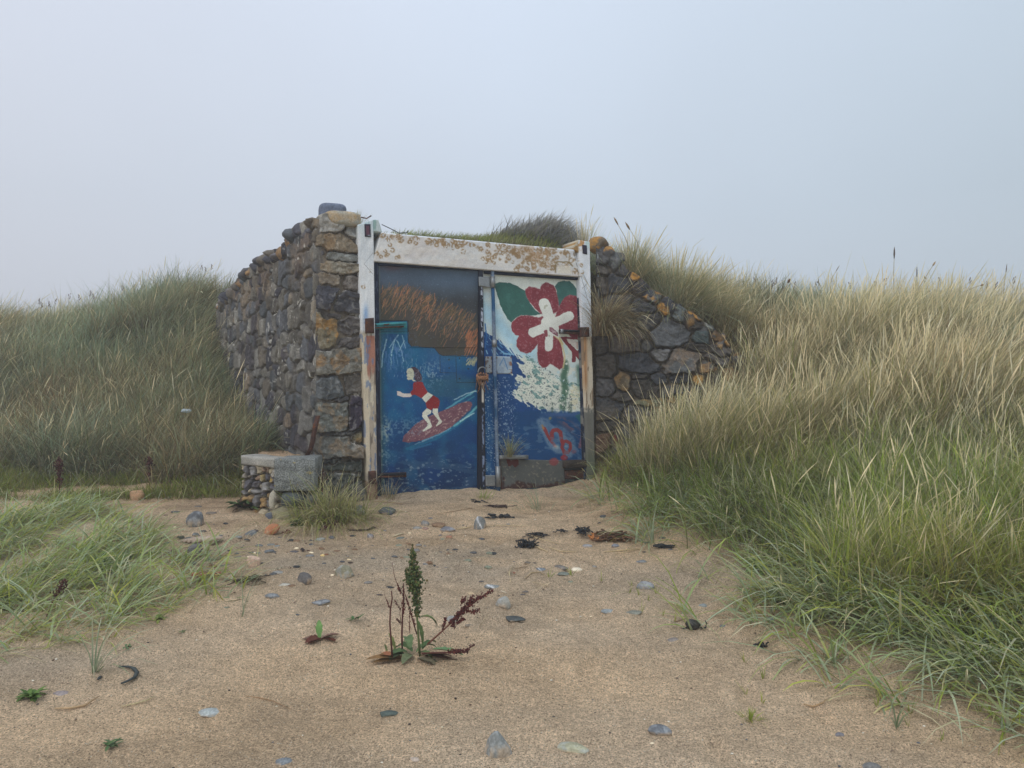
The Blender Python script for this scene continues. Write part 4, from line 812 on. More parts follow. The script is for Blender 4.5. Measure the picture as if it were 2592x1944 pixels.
# padlock wrapped in old rope
pc = dpl(1221, 957, .075); pad = thing('padlock', 'rusty padlock bound in frayed orange rope on the door joint', 'padlock', pc)
V, F = rock((.045, .035, .055), 77, 8, sub=3, round_=.6, noise=.12); mk('lock_body', V+pc, F, M['rust'], pad)
mb = MB()
for k in range(26):
    a0 = U(0, 6.28); tl = U(-.5, .5); pts = [pc+np.array([math.cos(a0+t)*.056, -.01+math.sin(a0+t)*.045, -.0+math.sin(t*1.0+a0)*.05*math.sin(tl)+U(-.02,.02)+tl*.05]) for t in np.linspace(0, 2.4, 8)]
    V, F = tube(pts, .006, 5); mb.add(V, F, lin(random.choice([(150,96,66),(136,110,84),(116,88,66),(160,120,90)]))*1.2)
for k in range(9):
    p = pc+np.array([U(-.05,.05), -.04, U(-.05,.0)]); V, F = tube([p, p+np.array([U(-.02,.02), -.01, -.05]), p+np.array([U(-.03,.03), 0, -.10])], .003, 4); mb.add(V, F, lin((140,104,76)))
mb.build('rope', M['plant'], pad)
pts = [dpl(1221+11*math.cos(t), 942-13*math.sin(t), .07) for t in np.linspace(-.2, math.pi+.2, 12)]; V, F = tube(pts, .006, 6); mk('shackle', V, F, M['steel'], pad)

# ------------------------------------------------------------ low wall with a concrete cap before the side wall
low = thing('low_wall', 'knee high rubble retaining wall with concrete cap and end block', 'wall', (-2.0, 6.5, .3))
A_, B_, E_ = np.array([-2.03, 6.30]), np.array([-1.685, 6.31]), np.array([-2.42, 6.58])
def prism(pts, z0, z1, name, mat, parent, n=14, amp=.004, seed=0):
    """a block with worn edges from a plan outline"""
    import bmesh
    bm = bmesh.new(); a = [bm.verts.new((p[0], p[1], z0)) for p in pts]; b = [bm.verts.new((p[0], p[1], z1)) for p in pts]; k = len(pts)
    bm.faces.new(a[::-1]); bm.faces.new(b)
    for i in range(k): bm.faces.new([a[i], a[(i+1) % k], b[(i+1) % k], b[i]])
    bmesh.ops.recalc_face_normals(bm, faces=bm.faces); bmesh.ops.bevel(bm, geom=list(bm.edges), offset=.007, segments=1, affect='EDGES')
    bmesh.ops.subdivide_edges(bm, edges=list(bm.edges), cuts=3, use_grid_fill=True); bmesh.ops.triangulate(bm, faces=bm.faces)
    V = np.array([v.co[:] for v in bm.verts]); F = np.array([[v.index for v in f.verts] for f in bm.faces]); bm.free()
    V += (np.stack([fbm(V[:,0]*9+i*7, V[:,1]*9, 3, seed+i, V[:,2]*9) for i in range(3)], 1)-.5)*amp*5
    return mk(name, V, F, mat, parent, smooth=False)
eb = (A_-E_)/np.linalg.norm(A_-E_); nb = np.array([-eb[1], eb[0]]); 
if nb@np.array([1, 1]) < 0: nb = -nb
prism([A_, B_, B_+np.array([-.02,.34]), A_+np.array([.03,.30])], .545, .822, 'end_block', M['block'], low, amp=.004, seed=3)
prism([E_, A_+eb*-.006, A_-eb*.006+nb*.16, E_+nb*.20], .742, .822, 'cap_slab', M['slab'], low, amp=.004, seed=5)
rr = np.random.default_rng(12); pal = [(136,126,104),(118,112,102),(108,106,104),(88,86,86),(142,132,112),(128,104,70),(78,76,80),(120,102,86)]
cnt = 0
def kev(u, v):
    r9 = np.random.default_rng(19); S = []; A = []; z = .15
    while z < .8:
        hg = r9.uniform(.05, .10); x = -.03
        while x < .55:
            w = r9.uniform(.045, .12); S.append((x+w/2, z+hg/2+r9.uniform(-.02, .02))); A.append((w*.62, hg*r9.uniform(.55, .85))); x += w
        z += hg
    S = np.array(S); A = np.array(A); k = len(S); cols = np.array([lin(pal[r9.integers(0, 8)])*1.85*r9.uniform(.8, 1.1) for _ in range(k)])
    h, c, i, pr, wu, wv = stones_eval(u, v, S, A, cols, r9.uniform(0, .028, k), lin((74,68,60)), 45, edge=.014, warp=.02, depth=.035, rs=.8, rough=.01)
    am = np.where(r9.random(k) < .4, .9, 0)[i]*sst(.55, .66, v); return h, lichen(c, wu, wv, am*pr, LCY*.95, 46, 16, .46)
wall_part('rubble_face', E_+nb*.02, eb, -nb, float(np.linalg.norm(A_-E_)), lambda u: np.full(np.shape(u), .745), .12, 110, 130, kev, .12, mat=M['rock'], parent=low)
for p, r_, c_, s_ in [((-1.90,6.40,.47),(.13,.12,.085),(74,80,82),1),((-1.72,6.42,.45),(.12,.11,.09),(84,88,84),2),((-1.95,6.37,.33),(.14,.12,.08),(126,120,96),3),((-1.74,6.40,.32),(.14,.12,.08),(120,112,92),4),((-2.05,6.37,.45),(.045,.06,.12),(168,162,146),5),((-2.06,6.33,.31),(.07,.07,.07),(84,88,98),6),((-2.12,6.38,.24),(.07,.07,.06),(76,80,90),7)]:
    V, F = rock(r_, 3100+s_, 9, sub=3, round_=.2, noise=.07); o = mk('stone', V+np.array(p), F, M['rock'], low, np.tile(lin(c_)*1.4, (len(V), 1)))
prism([E_+nb*.08+eb*.02, A_+nb*.08-eb*.03, B_+np.array([-.05,.08]), B_+np.array([-.05,.30]), E_+nb*.3], .12, .735, 'core', M['block'], low, amp=.003, seed=9) if False else None
prism([E_+nb*.075+eb*.01, A_+np.array([.02,.09]), B_+np.array([-.03,.09]), B_+np.array([-.03,.30]), E_+nb*.26], .12, .54, 'mortar_core', M['wood'], low, amp=.003, seed=9)
# rusty iron strap leaning on the pier
def flat(name, pts, w, th, mat, label, cat, **k):
    t_ = thing(name, label, cat, pts[0]) if False else None
    mb = MB(); P = [np.array(p, float) for p in pts]; V = []; F = []
    for p in P:
        for dx, dy in ((-w/2,-th/2),(w/2,-th/2),(w/2,th/2),(-w/2,th/2)): V.append(p+np.array([dx, dy, 0]))
    for i in range(len(P)-1):
        for k2 in range(4): F.append([i*4+k2, i*4+(k2+1) % 4, i*4+4+(k2+1) % 4, i*4+4+k2])
    F += [[3,2,1,0], [len(V)-4, len(V)-3, len(V)-2, len(V)-1]]
    o = mk(name, V, F, mat, None, None, False, loc=tuple(P[0])); return tag(o, label, cat)
flat('iron_strap', [un(768,1168,6.62), un(786,1138,6.58), un(791,1120,6.56), un(797,1085,6.56), un(805,1052,6.57)], .042, .012, M['rust'], 'rusty iron strap leaning against the foot of the stone pier', 'iron bar')
# ------------------------------------------------------------ grass
PROF = {'leaf': (np.array([0,.25,.5,.75,1.]), np.array([.75,1,.9,.55,.03])), 'head': (np.array([0,.45,.72,.80,.90,1.]), np.array([.40,.36,.34,1.15,.95,.06])), 'thin': (np.array([0,.35,.7,1.]), np.array([1,.85,.6,.05]))}
def blades(P, L, az, th0, bend, w, cb, ct, prof='leaf', face=.9, droop=0.):
    s, wp = PROF[prof]; N = len(P); k = len(s)
    one = np.ones(N); L, az, th0, bend, w = [np.asarray(q, float)*one for q in (L, az, th0, bend, w)]
    V = np.zeros((N, k, 2, 3)); p = P.copy(); az2 = az+rng.uniform(-face, face, N); sd = np.stack([-np.sin(az2), np.cos(az2), rng.uniform(-.25, .25, N)], 1)
    for i in range(k):
        if i:
            sm = (s[i]+s[i-1])/2; th = th0+bend*sm+droop*sm**3; ds = (s[i]-s[i-1])*L
            p = p+np.stack([np.sin(th)*np.cos(az), np.sin(th)*np.sin(az), np.cos(th)], 1)*ds[:,None]
        V[:,i,0] = p-sd*(w*wp[i]/2)[:,None]; V[:,i,1] = p+sd*(w*wp[i]/2)[:,None]
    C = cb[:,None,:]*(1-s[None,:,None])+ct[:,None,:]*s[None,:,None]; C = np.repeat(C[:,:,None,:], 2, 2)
    if prof == 'head': C[:,3:] = ct[:,None,None,:]*1.12
    id0 = (np.arange(N)*k*2)[:,None]+np.arange(k-1)[None,:]*2
    F = np.stack([id0, id0+1, id0+3, id0+2], -1).reshape(-1, 4)
    return V.reshape(-1, 3), F, C.reshape(-1, 3)
class GB:
    def __init__(s): s.V = []; s.F = []; s.C = []; s.n = 0
    def add(s, r):
        s.V.append(r[0]); s.F.append(r[1]+s.n); s.C.append(r[2]); s.n += len(r[0]); return s
    def build(s, name, **k):
        return mk(name, np.concatenate(s.V), np.concatenate(s.F), M['grass'], None, np.concatenate(s.C), **k)
KGR = np.array([1.42,1.32,1.27])
def pick(pal, n, var=.15, k=1.0):
    p = np.array([lin(q) for q in pal])*k*KGR; return p[rng.integers(0, len(p), n)]*rng.uniform(1-var, 1+var, n)[:,None]
STRAW = [(202,196,162),(186,182,146),(210,200,166),(172,168,130),(190,190,164)]
MARR = [(138,144,112),(154,156,126),(120,132,98),(156,160,138),(144,146,104),(166,162,132)]
GLAU = [(160,178,152),(142,162,134),(172,186,162),(128,150,116),(154,170,134)]
LUSH = [(138,160,72),(154,170,82),(120,144,64),(168,172,92),(142,156,82)]
DEAD = [(150,132,100),(126,112,86),(166,150,118),(110,98,78)]
def mixpal(n, parts):
    q = np.array([w for _, w in parts], float); q = np.cumsum(q/q.sum()); r = rng.random(n); out_ = np.zeros((n, 3)); lo = 0
    for (pal, _), hi in zip(parts, q):
        m = (r >= lo) & (r < hi+1e-9); out_[m] = pick(pal, m.sum()); lo = hi
    return out_
def on_ground(x, y, dz=-.02): return np.stack([x, y, ghz(x, y)+dz], 1)
KG = 1.0
def tussocks(gb, cx, cy, per, rad, Lr, wr, wind, spread, parts_b, parts_t, heads=.0, out=.5, bend=(.5, 1.1), head_c=None, kb=.75, waz=(0., .5), hl=1.12):
    """blades in clumps: each leans outward from its clump and with the wind"""
    n = len(cx)*per; ci = np.repeat(np.arange(len(cx)), per)
    r = np.abs(rng.normal(0, 1, n))*rad*rng.uniform(.6, 1.4, len(cx))[ci]; a = rng.uniform(0, 2*math.pi, n)
    x = cx[ci]+r*np.cos(a); y = cy[ci]+r*np.sin(a)
    ox = np.cos(a)*out*np.clip(r/rad, 0, 1.6)+wind*np.cos(waz[0])*rng.uniform(.5, 1.4, n)+rng.normal(0, spread, n); oy = np.sin(a)*out*np.clip(r/rad, 0, 1.6)+wind*np.sin(waz[0])+rng.normal(0, spread, n)
    az = np.arctan2(oy, ox); t0 = np.clip(np.hypot(ox, oy)*.55, 0, .9); sz = rng.uniform(.7, 1.2, len(cx))[ci]
    L = rng.uniform(*Lr, n)*sz; bd = rng.uniform(*bend, n)*(.4+.6*np.clip(np.hypot(ox, oy), 0, 1.2)); P = on_ground(x, y)
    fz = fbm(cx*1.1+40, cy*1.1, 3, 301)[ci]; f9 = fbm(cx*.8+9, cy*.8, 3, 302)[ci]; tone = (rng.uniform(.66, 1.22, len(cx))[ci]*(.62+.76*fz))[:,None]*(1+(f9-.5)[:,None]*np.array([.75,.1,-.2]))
    cb = mixpal(n, parts_b)*kb*tone; ct = mixpal(n, parts_t)*tone*rng.uniform(.72, 1.28, n)[:,None]; h = rng.random(n) < heads  # kb darkens the blade base: shade at the foot painted in
    gb.add(blades(P[~h], L[~h], az[~h], t0[~h], bd[~h], rng.uniform(*wr, (~h).sum()), cb[~h], ct[~h]))
    if h.any(): gb.add(blades(P[h], L[h]*hl, az[h], t0[h]*.7, bd[h]*.55, rng.uniform(*wr, h.sum())*1.15, pick(STRAW, h.sum(), .1)*.75, pick(head_c or STRAW, h.sum(), .12)*1.05, 'head'))
def scatter(n, x0, x1, y0, y1, fn):
    """n points with acceptance fn(x,y) in 0..1"""
    xs = []; ys = []; k = 0
    while k < n:
        x = rng.uniform(x0, x1, n*3); y = rng.uniform(y0, y1, n*3); a = rng.random(n*3) < fn(x, y); xs.append(x[a]); ys.append(y[a]); k += a.sum()
    return np.concatenate(xs)[:n], np.concatenate(ys)[:n]
def inview(x, y, m=.15): return (np.abs(x/np.maximum(y, .1)) < .6924+m)
EDGE_R = lambda x, y: (fbm(x*1.6, y*1.6, 3, 200)-.5)*1.0
def fr(x, y): return ((sdist(DUNE_R, x, y)+EDGE_R(x, y)*.5 > .22) & (sdist(RGN, x, y) < -.02) & inview(x, y)).astype(float)
# the right hand dune: pale seeding marram above, lush grass at its foot
g = GB()
def upper(x, y): return np.clip((ghz(x, y, False)-.55)/.5, 0, 1)
x, y = scatter(760, .9, 10, 4.6, 12.5, lambda x, y: fr(x, y)*upper(x, y)*np.clip(8/y, 0, 1)*(.35+.65*(fbm(x*.9, y*.9, 3, 201) > .42)))
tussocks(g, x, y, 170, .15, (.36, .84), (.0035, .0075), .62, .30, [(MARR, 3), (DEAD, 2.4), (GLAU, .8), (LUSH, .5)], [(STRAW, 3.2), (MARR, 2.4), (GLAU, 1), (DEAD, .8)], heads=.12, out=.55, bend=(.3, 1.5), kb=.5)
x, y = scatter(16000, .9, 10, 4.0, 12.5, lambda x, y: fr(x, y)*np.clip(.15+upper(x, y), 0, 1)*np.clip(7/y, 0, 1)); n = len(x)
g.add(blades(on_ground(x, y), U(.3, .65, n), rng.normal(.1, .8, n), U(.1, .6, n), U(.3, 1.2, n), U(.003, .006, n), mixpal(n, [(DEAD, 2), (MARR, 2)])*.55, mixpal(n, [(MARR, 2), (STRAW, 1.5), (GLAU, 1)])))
g.build('marram_grass', ); tag(bpy.data.objects['marram_grass'], 'tall wind bent marram grass with straw seed heads covering the far dune', 'grass', kind='stuff')
g = GB()
x, y = scatter(620, .8, 7, 2.9, 8.0, lambda x, y: fr(x, y)*np.where(sdist(DUNE_R, x, y) < .75, np.where(y < 6, .10, 1), 1)*(1-upper(x, y)*.8)*np.clip(5/y, 0, 1))
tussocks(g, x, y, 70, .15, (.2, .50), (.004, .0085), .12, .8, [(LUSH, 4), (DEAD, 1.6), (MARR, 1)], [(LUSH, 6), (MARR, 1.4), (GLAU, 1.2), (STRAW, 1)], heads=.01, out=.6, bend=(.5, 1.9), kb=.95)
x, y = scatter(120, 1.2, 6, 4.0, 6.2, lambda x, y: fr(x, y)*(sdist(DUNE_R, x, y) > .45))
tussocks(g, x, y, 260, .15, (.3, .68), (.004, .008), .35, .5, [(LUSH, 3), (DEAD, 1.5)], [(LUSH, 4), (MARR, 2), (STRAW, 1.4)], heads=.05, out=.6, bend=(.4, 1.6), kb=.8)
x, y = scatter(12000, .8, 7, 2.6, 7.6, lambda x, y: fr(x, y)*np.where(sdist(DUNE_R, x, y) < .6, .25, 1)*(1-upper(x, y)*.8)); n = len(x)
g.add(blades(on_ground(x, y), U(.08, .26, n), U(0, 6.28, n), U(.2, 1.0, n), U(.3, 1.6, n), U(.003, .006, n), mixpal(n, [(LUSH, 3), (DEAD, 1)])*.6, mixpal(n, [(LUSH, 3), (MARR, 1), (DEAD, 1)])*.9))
g.build('meadow_grass'); tag(bpy.data.objects['meadow_grass'], 'lush green grass thick at the foot of the dune', 'grass', kind='stuff')
# broad blue green lyme grass spilling over the sand on the right
g = GB()
def lr(x, y):
    d = sdist(DUNE_R, x, y)+EDGE_R(x, y)*.55; return ((d > -.55) & inview(x, y))*np.where(d < -.25, .07, 1)*np.where(d < .08, .24, np.where(d < 1.6, 1.0, .5))*(fbm(x*2.5, y*2.5, 2, 205) > .40)
x, y = scatter(1050, .6, 5.5, 2.75, 7.0, lr); per = 9; n = len(x)*per; ci = np.repeat(np.arange(len(x)), per)
az = np.where(rng.random(n) < .55, rng.normal(2.9, .9, n), U(0, 6.28, n)); X = x[ci]+rng.normal(0, .035, n); Y = y[ci]+rng.normal(0, .035, n)
g.add(blades(on_ground(X, Y, -.005), U(.22, .56, n), az, U(.4, 1.3, n), U(.2, 1.0, n), U(.007, .0145, n), mixpal(n, [(GLAU, 3), (LUSH, 2)])*.9, mixpal(n, [(GLAU, 3.4), (STRAW, 1), (LUSH, 2)])*rng.uniform(.75, 1.25, n)[:,None], droop=.5))
x, y = scatter(2600, .6, 5.5, 2.75, 6.6, lr); n = len(x)
g.add(blades(on_ground(x, y, .01), U(.15, .4, n), rng.normal(2.9, 1.6, n), U(1.0, 1.5, n), U(-.1, .3, n), U(.003, .007, n), mixpal(n, [(DEAD, 2), (STRAW, 2)])*.9, mixpal(n, [(STRAW, 2), (DEAD, 1), (LUSH, 1)]), 'thin'))
g.build('lyme_grass'); tag(bpy.data.objects['lyme_grass'], 'broad blue green lyme grass sprawling from the dune onto bare sand', 'grass', kind='stuff')
# the left hand dune
g = GB()
def fl(x, y): return ((sdist(RGN, x, y) < .0) & inview(x, y) & (x < -2.3) & (y > 8.35+(fbm(x*1.3, y, 3, 210)-.5)*.7-np.where(x > -3.7, .9, 0)+np.where(x < -6, .5, 0)) & ((x-CORN[0])*LU[1]-(y-CORN[1])*LU[0] < -.10)).astype(float)
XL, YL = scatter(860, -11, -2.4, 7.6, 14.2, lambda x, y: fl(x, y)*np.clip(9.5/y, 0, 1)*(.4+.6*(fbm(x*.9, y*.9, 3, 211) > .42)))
hi_ = (ghz(XL, YL, False)+U(-.3, .3, len(XL))) > 1.35  # crest grass coloured paler, slope darker: hazy veil put into the palette
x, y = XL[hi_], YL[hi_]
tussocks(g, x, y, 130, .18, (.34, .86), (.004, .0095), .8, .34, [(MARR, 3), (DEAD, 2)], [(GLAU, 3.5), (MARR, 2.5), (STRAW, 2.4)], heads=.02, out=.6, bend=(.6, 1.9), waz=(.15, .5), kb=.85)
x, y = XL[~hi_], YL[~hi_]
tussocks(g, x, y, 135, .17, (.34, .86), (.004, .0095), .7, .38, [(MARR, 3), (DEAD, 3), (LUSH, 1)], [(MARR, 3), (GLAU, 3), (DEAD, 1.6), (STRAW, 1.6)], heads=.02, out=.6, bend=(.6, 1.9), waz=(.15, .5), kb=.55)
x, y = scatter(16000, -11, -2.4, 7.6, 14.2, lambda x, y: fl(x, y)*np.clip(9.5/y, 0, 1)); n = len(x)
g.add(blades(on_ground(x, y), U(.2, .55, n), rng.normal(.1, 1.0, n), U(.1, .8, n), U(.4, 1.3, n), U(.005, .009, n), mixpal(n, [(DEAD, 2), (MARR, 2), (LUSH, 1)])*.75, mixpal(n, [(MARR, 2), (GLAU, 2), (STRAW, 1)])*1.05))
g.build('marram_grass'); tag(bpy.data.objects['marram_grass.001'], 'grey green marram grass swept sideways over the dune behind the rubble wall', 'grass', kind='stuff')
# short turf at the foot of that dune
g = GB()
def ft(x, y): return ((x < -2.15) & (y > 6.9) & (y < 9.4) & (sdist(FILL, x, y) < -.03) & inview(x, y))*np.clip((fbm(x*1.1, y*1.6, 3, 215)-.36+(y-7.0)*.12)*6, 0, 1)*(((x-CORN[0])*LU[1]-(y-CORN[1])*LU[0]) < -.12)
x, y = scatter(42000, -7.5, -2.1, 6.8, 9.4, ft); n = len(x)
g.add(blades(on_ground(x, y), U(.05, .22, n), U(0, 6.28, n), U(.1, 1.0, n), U(.2, 1.5, n), U(.004, .009, n), mixpal(n, [(LUSH, 3), (DEAD, .8)])*.5, mixpal(n, [(LUSH, 4), (MARR, 1.4), (DEAD, .8)])*.7))
g.build('turf'); tag(bpy.data.objects['turf'], 'short green turf creeping over sand below the dune', 'turf', kind='stuff')
# lyme grass lying on the open sand in the near left corner
g = GB()
def lf(x, y):
    px = CX+FPX*x/y; py = HY+FPX*(CAMZ-ghz(x, y, False))/y
    e = np.interp(px, [-200, 0, 120, 260, 330, 420, 520, 640, 700], [1700, 1690, 1670, 1640, 1600, 1590, 1560, 1500, 1400]); t = np.interp(px, [-200, 0, 200, 330, 420, 560, 700], [1240, 1250, 1280, 1310, 1400, 1420, 1450])
    return ((py < e-10) & (py > t) & (px < 690) & (px > -200))*np.where(px > 380, .45, 1.0)*np.where(py > e-60, .4, 1)*np.clip((fbm(x*2, y*2, 3, 220)-.40)*8, .10, 1)
x, y = scatter(520, -5.5, -1.4, 3.6, 7.2, lf); per = 9; n = len(x)*per; ci = np.repeat(np.arange(len(x)), per)
az = np.where(rng.random(n) < .55, rng.normal(.15, .7, n), U(0, 6.28, n)); X = x[ci]+rng.normal(0, .04, n); Y = y[ci]+rng.normal(0, .04, n)
g.add(blades(on_ground(X, Y, -.005), U(.16, .44, n), az, U(.45, 1.4, n), U(.2, 1.1, n), U(.006, .013, n), mixpal(n, [(GLAU, 3), (LUSH, 2.4)])*.95, mixpal(n, [(GLAU, 3.4), (LUSH, 2.6), (STRAW, 1.4)])*1.0, droop=.3))
x, y = scatter(2600, -5.5, -1.4, 3.6, 7.2, lf); n = len(x)
g.add(blades(on_ground(x, y, .008), U(.1, .35, n), rng.normal(.1, 1.2, n), U(1.0, 1.5, n), U(-.1, .3, n), U(.003, .006, n), mixpal(n, [(DEAD, 1), (STRAW, 2), (LUSH, 1)])*.85, mixpal(n, [(STRAW, 2), (LUSH, 1), (GLAU, 1)]), 'thin'))
g.build('lyme_grass'); tag(bpy.data.objects['lyme_grass.001'], 'flattened blue green lyme grass lying on the open sand', 'grass', kind='stuff')
# turf on the roof
g = GB(); g2 = GB()
def mound(x, y): return np.exp(-((x-.30)/.48)**4-((y-8.85)/.55)**2)
x, y = scatter(20000, -1.9, 1.0, 7.1, 9.9, lambda x, y: (sdist(RGN, x, y) > .03)*1.0); n = len(x); mo = mound(x, y)[:,None]
g.add(blades(on_ground(x, y), U(.05, .13, n)*(1+mo[:,0]*.8), rng.normal(.2, .8, n), U(.1, .8, n), U(.3, 1.2, n), U(.003, .006, n), mixpal(n, [(LUSH, 2), (MARR, 2)])*.75, mixpal(n, [(LUSH, 2), (MARR, 3)])*.85))
x, y = scatter(4200, -.6, 1.0, 8.2, 9.6, lambda x, y: np.clip(mound(x, y)*1.6, 0, 1)); n = len(x)
g.add(blades(on_ground(x, y), U(.14, .36, n), rng.normal(.1, .7, n), U(.2, .9, n), U(.4, 1.5, n), U(.005, .010, n), pick([(100,104,110),(92,96,104),(104,106,106)], n)*1.1, pick([(150,152,148),(132,138,138),(164,162,150)], n)*1.15))
g.build('roof_turf'); tag(bpy.data.objects['roof_turf'], 'rough turf and a dark grass mound on the boathouse roof', 'turf', kind='stuff')
# behind the wing wall
g = GB()
def bw(x, y): return ((sdist(RGN, x, y) > .03) & (x > .9) & inview(x, y)).astype(float)
x, y = scatter(330, .95, 5, 7.6, 11.5, bw)
tussocks(g, x, y, 90, .12, (.3, .6), (.004, .007), .4, .3, [(MARR, 3), (DEAD, 2)], [(MARR, 2), (GLAU, 2), (STRAW, 2)], heads=.06, out=.5)
g.build('marram_grass'); tag(bpy.data.objects['marram_grass.002'], 'marram grass growing on the bank behind the wing wall', 'grass', kind='stuff')

# ------------------------------------------------------------ single clumps of grass
def clump(name, label, cat, px, py, Y, n, rad, Lr, w, wind, out_, pb, pt, heads=.05, bend=(.4, 1.2), base=None, kb=.7, spread=.2, grp=None, z=None):
    c = un(px, py, Y) if base is None else np.asarray(base, float); g = GB(); r = np.abs(rng.normal(0, 1, n))*rad; a = U(0, 6.28, n)
    P = np.stack([c[0]+r*np.cos(a), c[1]+r*np.sin(a)*.8, np.full(n, c[2])], 1)
    ox = np.cos(a)*out_*np.clip(r/rad, 0, 1.6)+wind[0]*U(.5, 1.4, n)+rng.normal(0, spread, n); oy = np.sin(a)*out_*np.clip(r/rad, 0, 1.6)+wind[1]+rng.normal(0, spread, n)
    az = np.arctan2(oy, ox); t0 = np.clip(np.hypot(ox, oy)*.6, 0, 1.2); L = U(Lr[0], Lr[1], n); bd = U(bend[0], bend[1], n)*(.4+.6*np.clip(np.hypot(ox, oy), 0, 1.4)); h = rng.random(n) < heads
    ww = U(w[0], w[1], n); cb = mixpal(n, pb)*kb; ct = mixpal(n, pt)  # base colour dimmed by kb, standing for shade low in the clump
    g.add(blades(P[~h], L[~h], az[~h], t0[~h], bd[~h], ww[~h], cb[~h], ct[~h]))
    if h.any(): g.add(blades(P[h], L[h]*1.1, az[h], t0[h]*.8, bd[h]*.6, ww[h]*1.2, pick(STRAW, h.sum())*.75, pick(STRAW, h.sum(), .1), 'head'))
    o = g.build(name, loc=tuple(c)); return tag(o, label, cat, grp)
clump('marram_tussock', 'big bushy marram tussock standing above the wing wall', 'grass tussock', 1715, 812, 8.35, 3000, .22, (.45, .85), (.004, .008), (.35, 0), 1.0, [(MARR, 2), (DEAD, 2)], [(STRAW, 2), (GLAU, 2), (MARR, 2)], heads=.10, spread=.35)
clump('marram_tussock', 'marram tussock growing at the top of the wing wall stones', 'grass tussock', 1600, 735, 8.3, 1300, .14, (.4, .72), (.004, .007), (.2, 0), .8, [(MARR, 2), (DEAD, 2)], [(STRAW, 2), (GLAU, 2), (MARR, 2)], heads=.12, spread=.3)
clump('marram_tussock', 'brown drooping marram hanging down beside the right door frame', 'grass tussock', 1528, 850, 7.75, 850, .05, (.4, .75), (.003, .006), (.35, -.25), .3, [(DEAD, 3), (MARR, 1)], [(DEAD, 2), (STRAW, 1), (MARR, 1)], heads=.05, bend=(1.6, 2.6), spread=.35)
clump('marram_tussock', 'few pale stalks sprouting over the right end of the lintel', 'grass tussock', 1478, 640, 8.4, 90, .07, (.25, .5), (.004, .006), (.1, 0), .3, [(STRAW, 3), (MARR, 1)], [(STRAW, 3)], heads=.2, spread=.15)
clump('marram_tussock', 'small wisp of grass behind the pier capstones', 'grass tussock', 905, 575, 7.05, 120, .05, (.08, .2), (.0025, .004), (.1, 0), .4, [(LUSH, 1), (MARR, 2)], [(MARR, 3)], heads=.02)
# big single tussocks that carry the shape of the right hand dune and the left crest
for i, (px, py, Yd, hh, n, rd_, lab) in enumerate([
 (1660, 1330, 6.75, .72, 1000, .15, 'tall marram tussock before the wing wall, nearest the right door frame'),
 (1730, 1330, 6.5, .85, 1600, .17, 'tall marram tussock with pale seed spikes at the foot of the wing wall'),
 (1810, 1310, 6.4, .88, 1700, .18, 'tall pale topped tussock just below the end of the wing wall'),
 (1930, 1290, 6.3, .86, 1700, .18, 'wind bent tussock arching right of the wing wall end'),
 (2080, 1250, 6.3, .84, 1600, .18, 'wind bent tussock in the middle of the far right grass bank'),
 (2260, 1200, 6.3, .84, 1600, .18, 'wind bent tussock high on the right grass bank'),
 (2440, 1180, 6.2, .84, 1600, .18, 'wind bent tussock close to the right edge of the grass bank'),
 (1990, 1110, 7.4, .86, 1500, .18, 'pale upright tussock behind the bent ones right of the wall'),
 (2180, 1060, 7.6, .86, 1500, .18, 'pale upright tussock halfway up the right bank'),
 (2380, 1040, 7.6, .86, 1500, .18, 'pale upright tussock under the crest at the far right')]):
    X_ = (px-CX)/FPX*Yd; base = np.array([X_, Yd, gz(X_, Yd)-.02])
    clump('marram_tussock', lab, 'grass tussock', 0, 0, 0, n, rd_, (hh*.45, hh), (.004, .008), (.55, -.05), .55, [(LUSH, 2), (DEAD, 2), (MARR, 1)], [(STRAW, 3), (MARR, 2), (LUSH, .6)], heads=.16, bend=(.3, 1.5), base=base, kb=.5, spread=.28)
for i, (px, Yd, hh, n, rd_, lab) in enumerate([
 (60, 11.2, .75, 900, .2, 'shaggy tussock on the left dune crest at the very edge'),
 (300, 11.4, .85, 1300, .25, 'shaggy dark tussock leaning right on the left dune crest'),
 (400, 11.3, .95, 1500, .25, 'largest tussock on the left dune crest, before a dip'),
 (500, 11.5, .80, 1000, .2, 'pale tussock on the left crest between the dip and the wall'),
 (575, 11.6, .80, 1100, .2, 'pale tussock rising behind the far end of the side wall'),
 (430, 9.6, .70, 1300, .22, 'brownish tussock on the slope beside the side wall'),
 (500, 9.2, .65, 1200, .22, 'arching tussock against the lower side wall'),
 (200, 9.8, .70, 1200, .22, 'brown tussock low on the left dune slope')]):
    X_ = (px-CX)/FPX*Yd; base = np.array([X_, Yd, gz(X_, Yd)-.02])
    clump('marram_tussock', lab, 'grass tussock', 0, 0, 0, n, rd_, (hh*.45, hh), (.005, .009), (.75, -.05), .5, [(MARR, 2), (DEAD, 2)], [(GLAU, 2), (MARR, 2), (DEAD, 1), (STRAW, 1)], heads=.03, bend=(.5, 1.9), base=base, kb=.5, spread=.28)
cb_ = np.array([-1.50, 6.18, gz(-1.5, 6.18)])
clump('grass_tussock', 'arching green and straw tussock between the low wall and the pier', 'grass tussock', 0, 0, 0, 1250, .20, (.2, .62), (.0028, .006), (.05, -.05), .5, [(LUSH, 2), (DEAD, 1.5)], [(MARR, 2), (LUSH, 1), (STRAW, 2)], heads=.0, bend=(.9, 2.4), base=cb_, spread=.65)
clump('grass_tussock', 'tuft of green grass sprouting on the steel bracket', 'grass tussock', 1283, 1156, 7.62, 150, .035, (.08, .30), (.002, .004), (.15, -.05), .5, [(MARR, 2), (DEAD, 1)], [(LUSH, 2), (MARR, 2)], heads=.0, bend=(.4, 1.3), base=dpl(1290, 1157, .10))
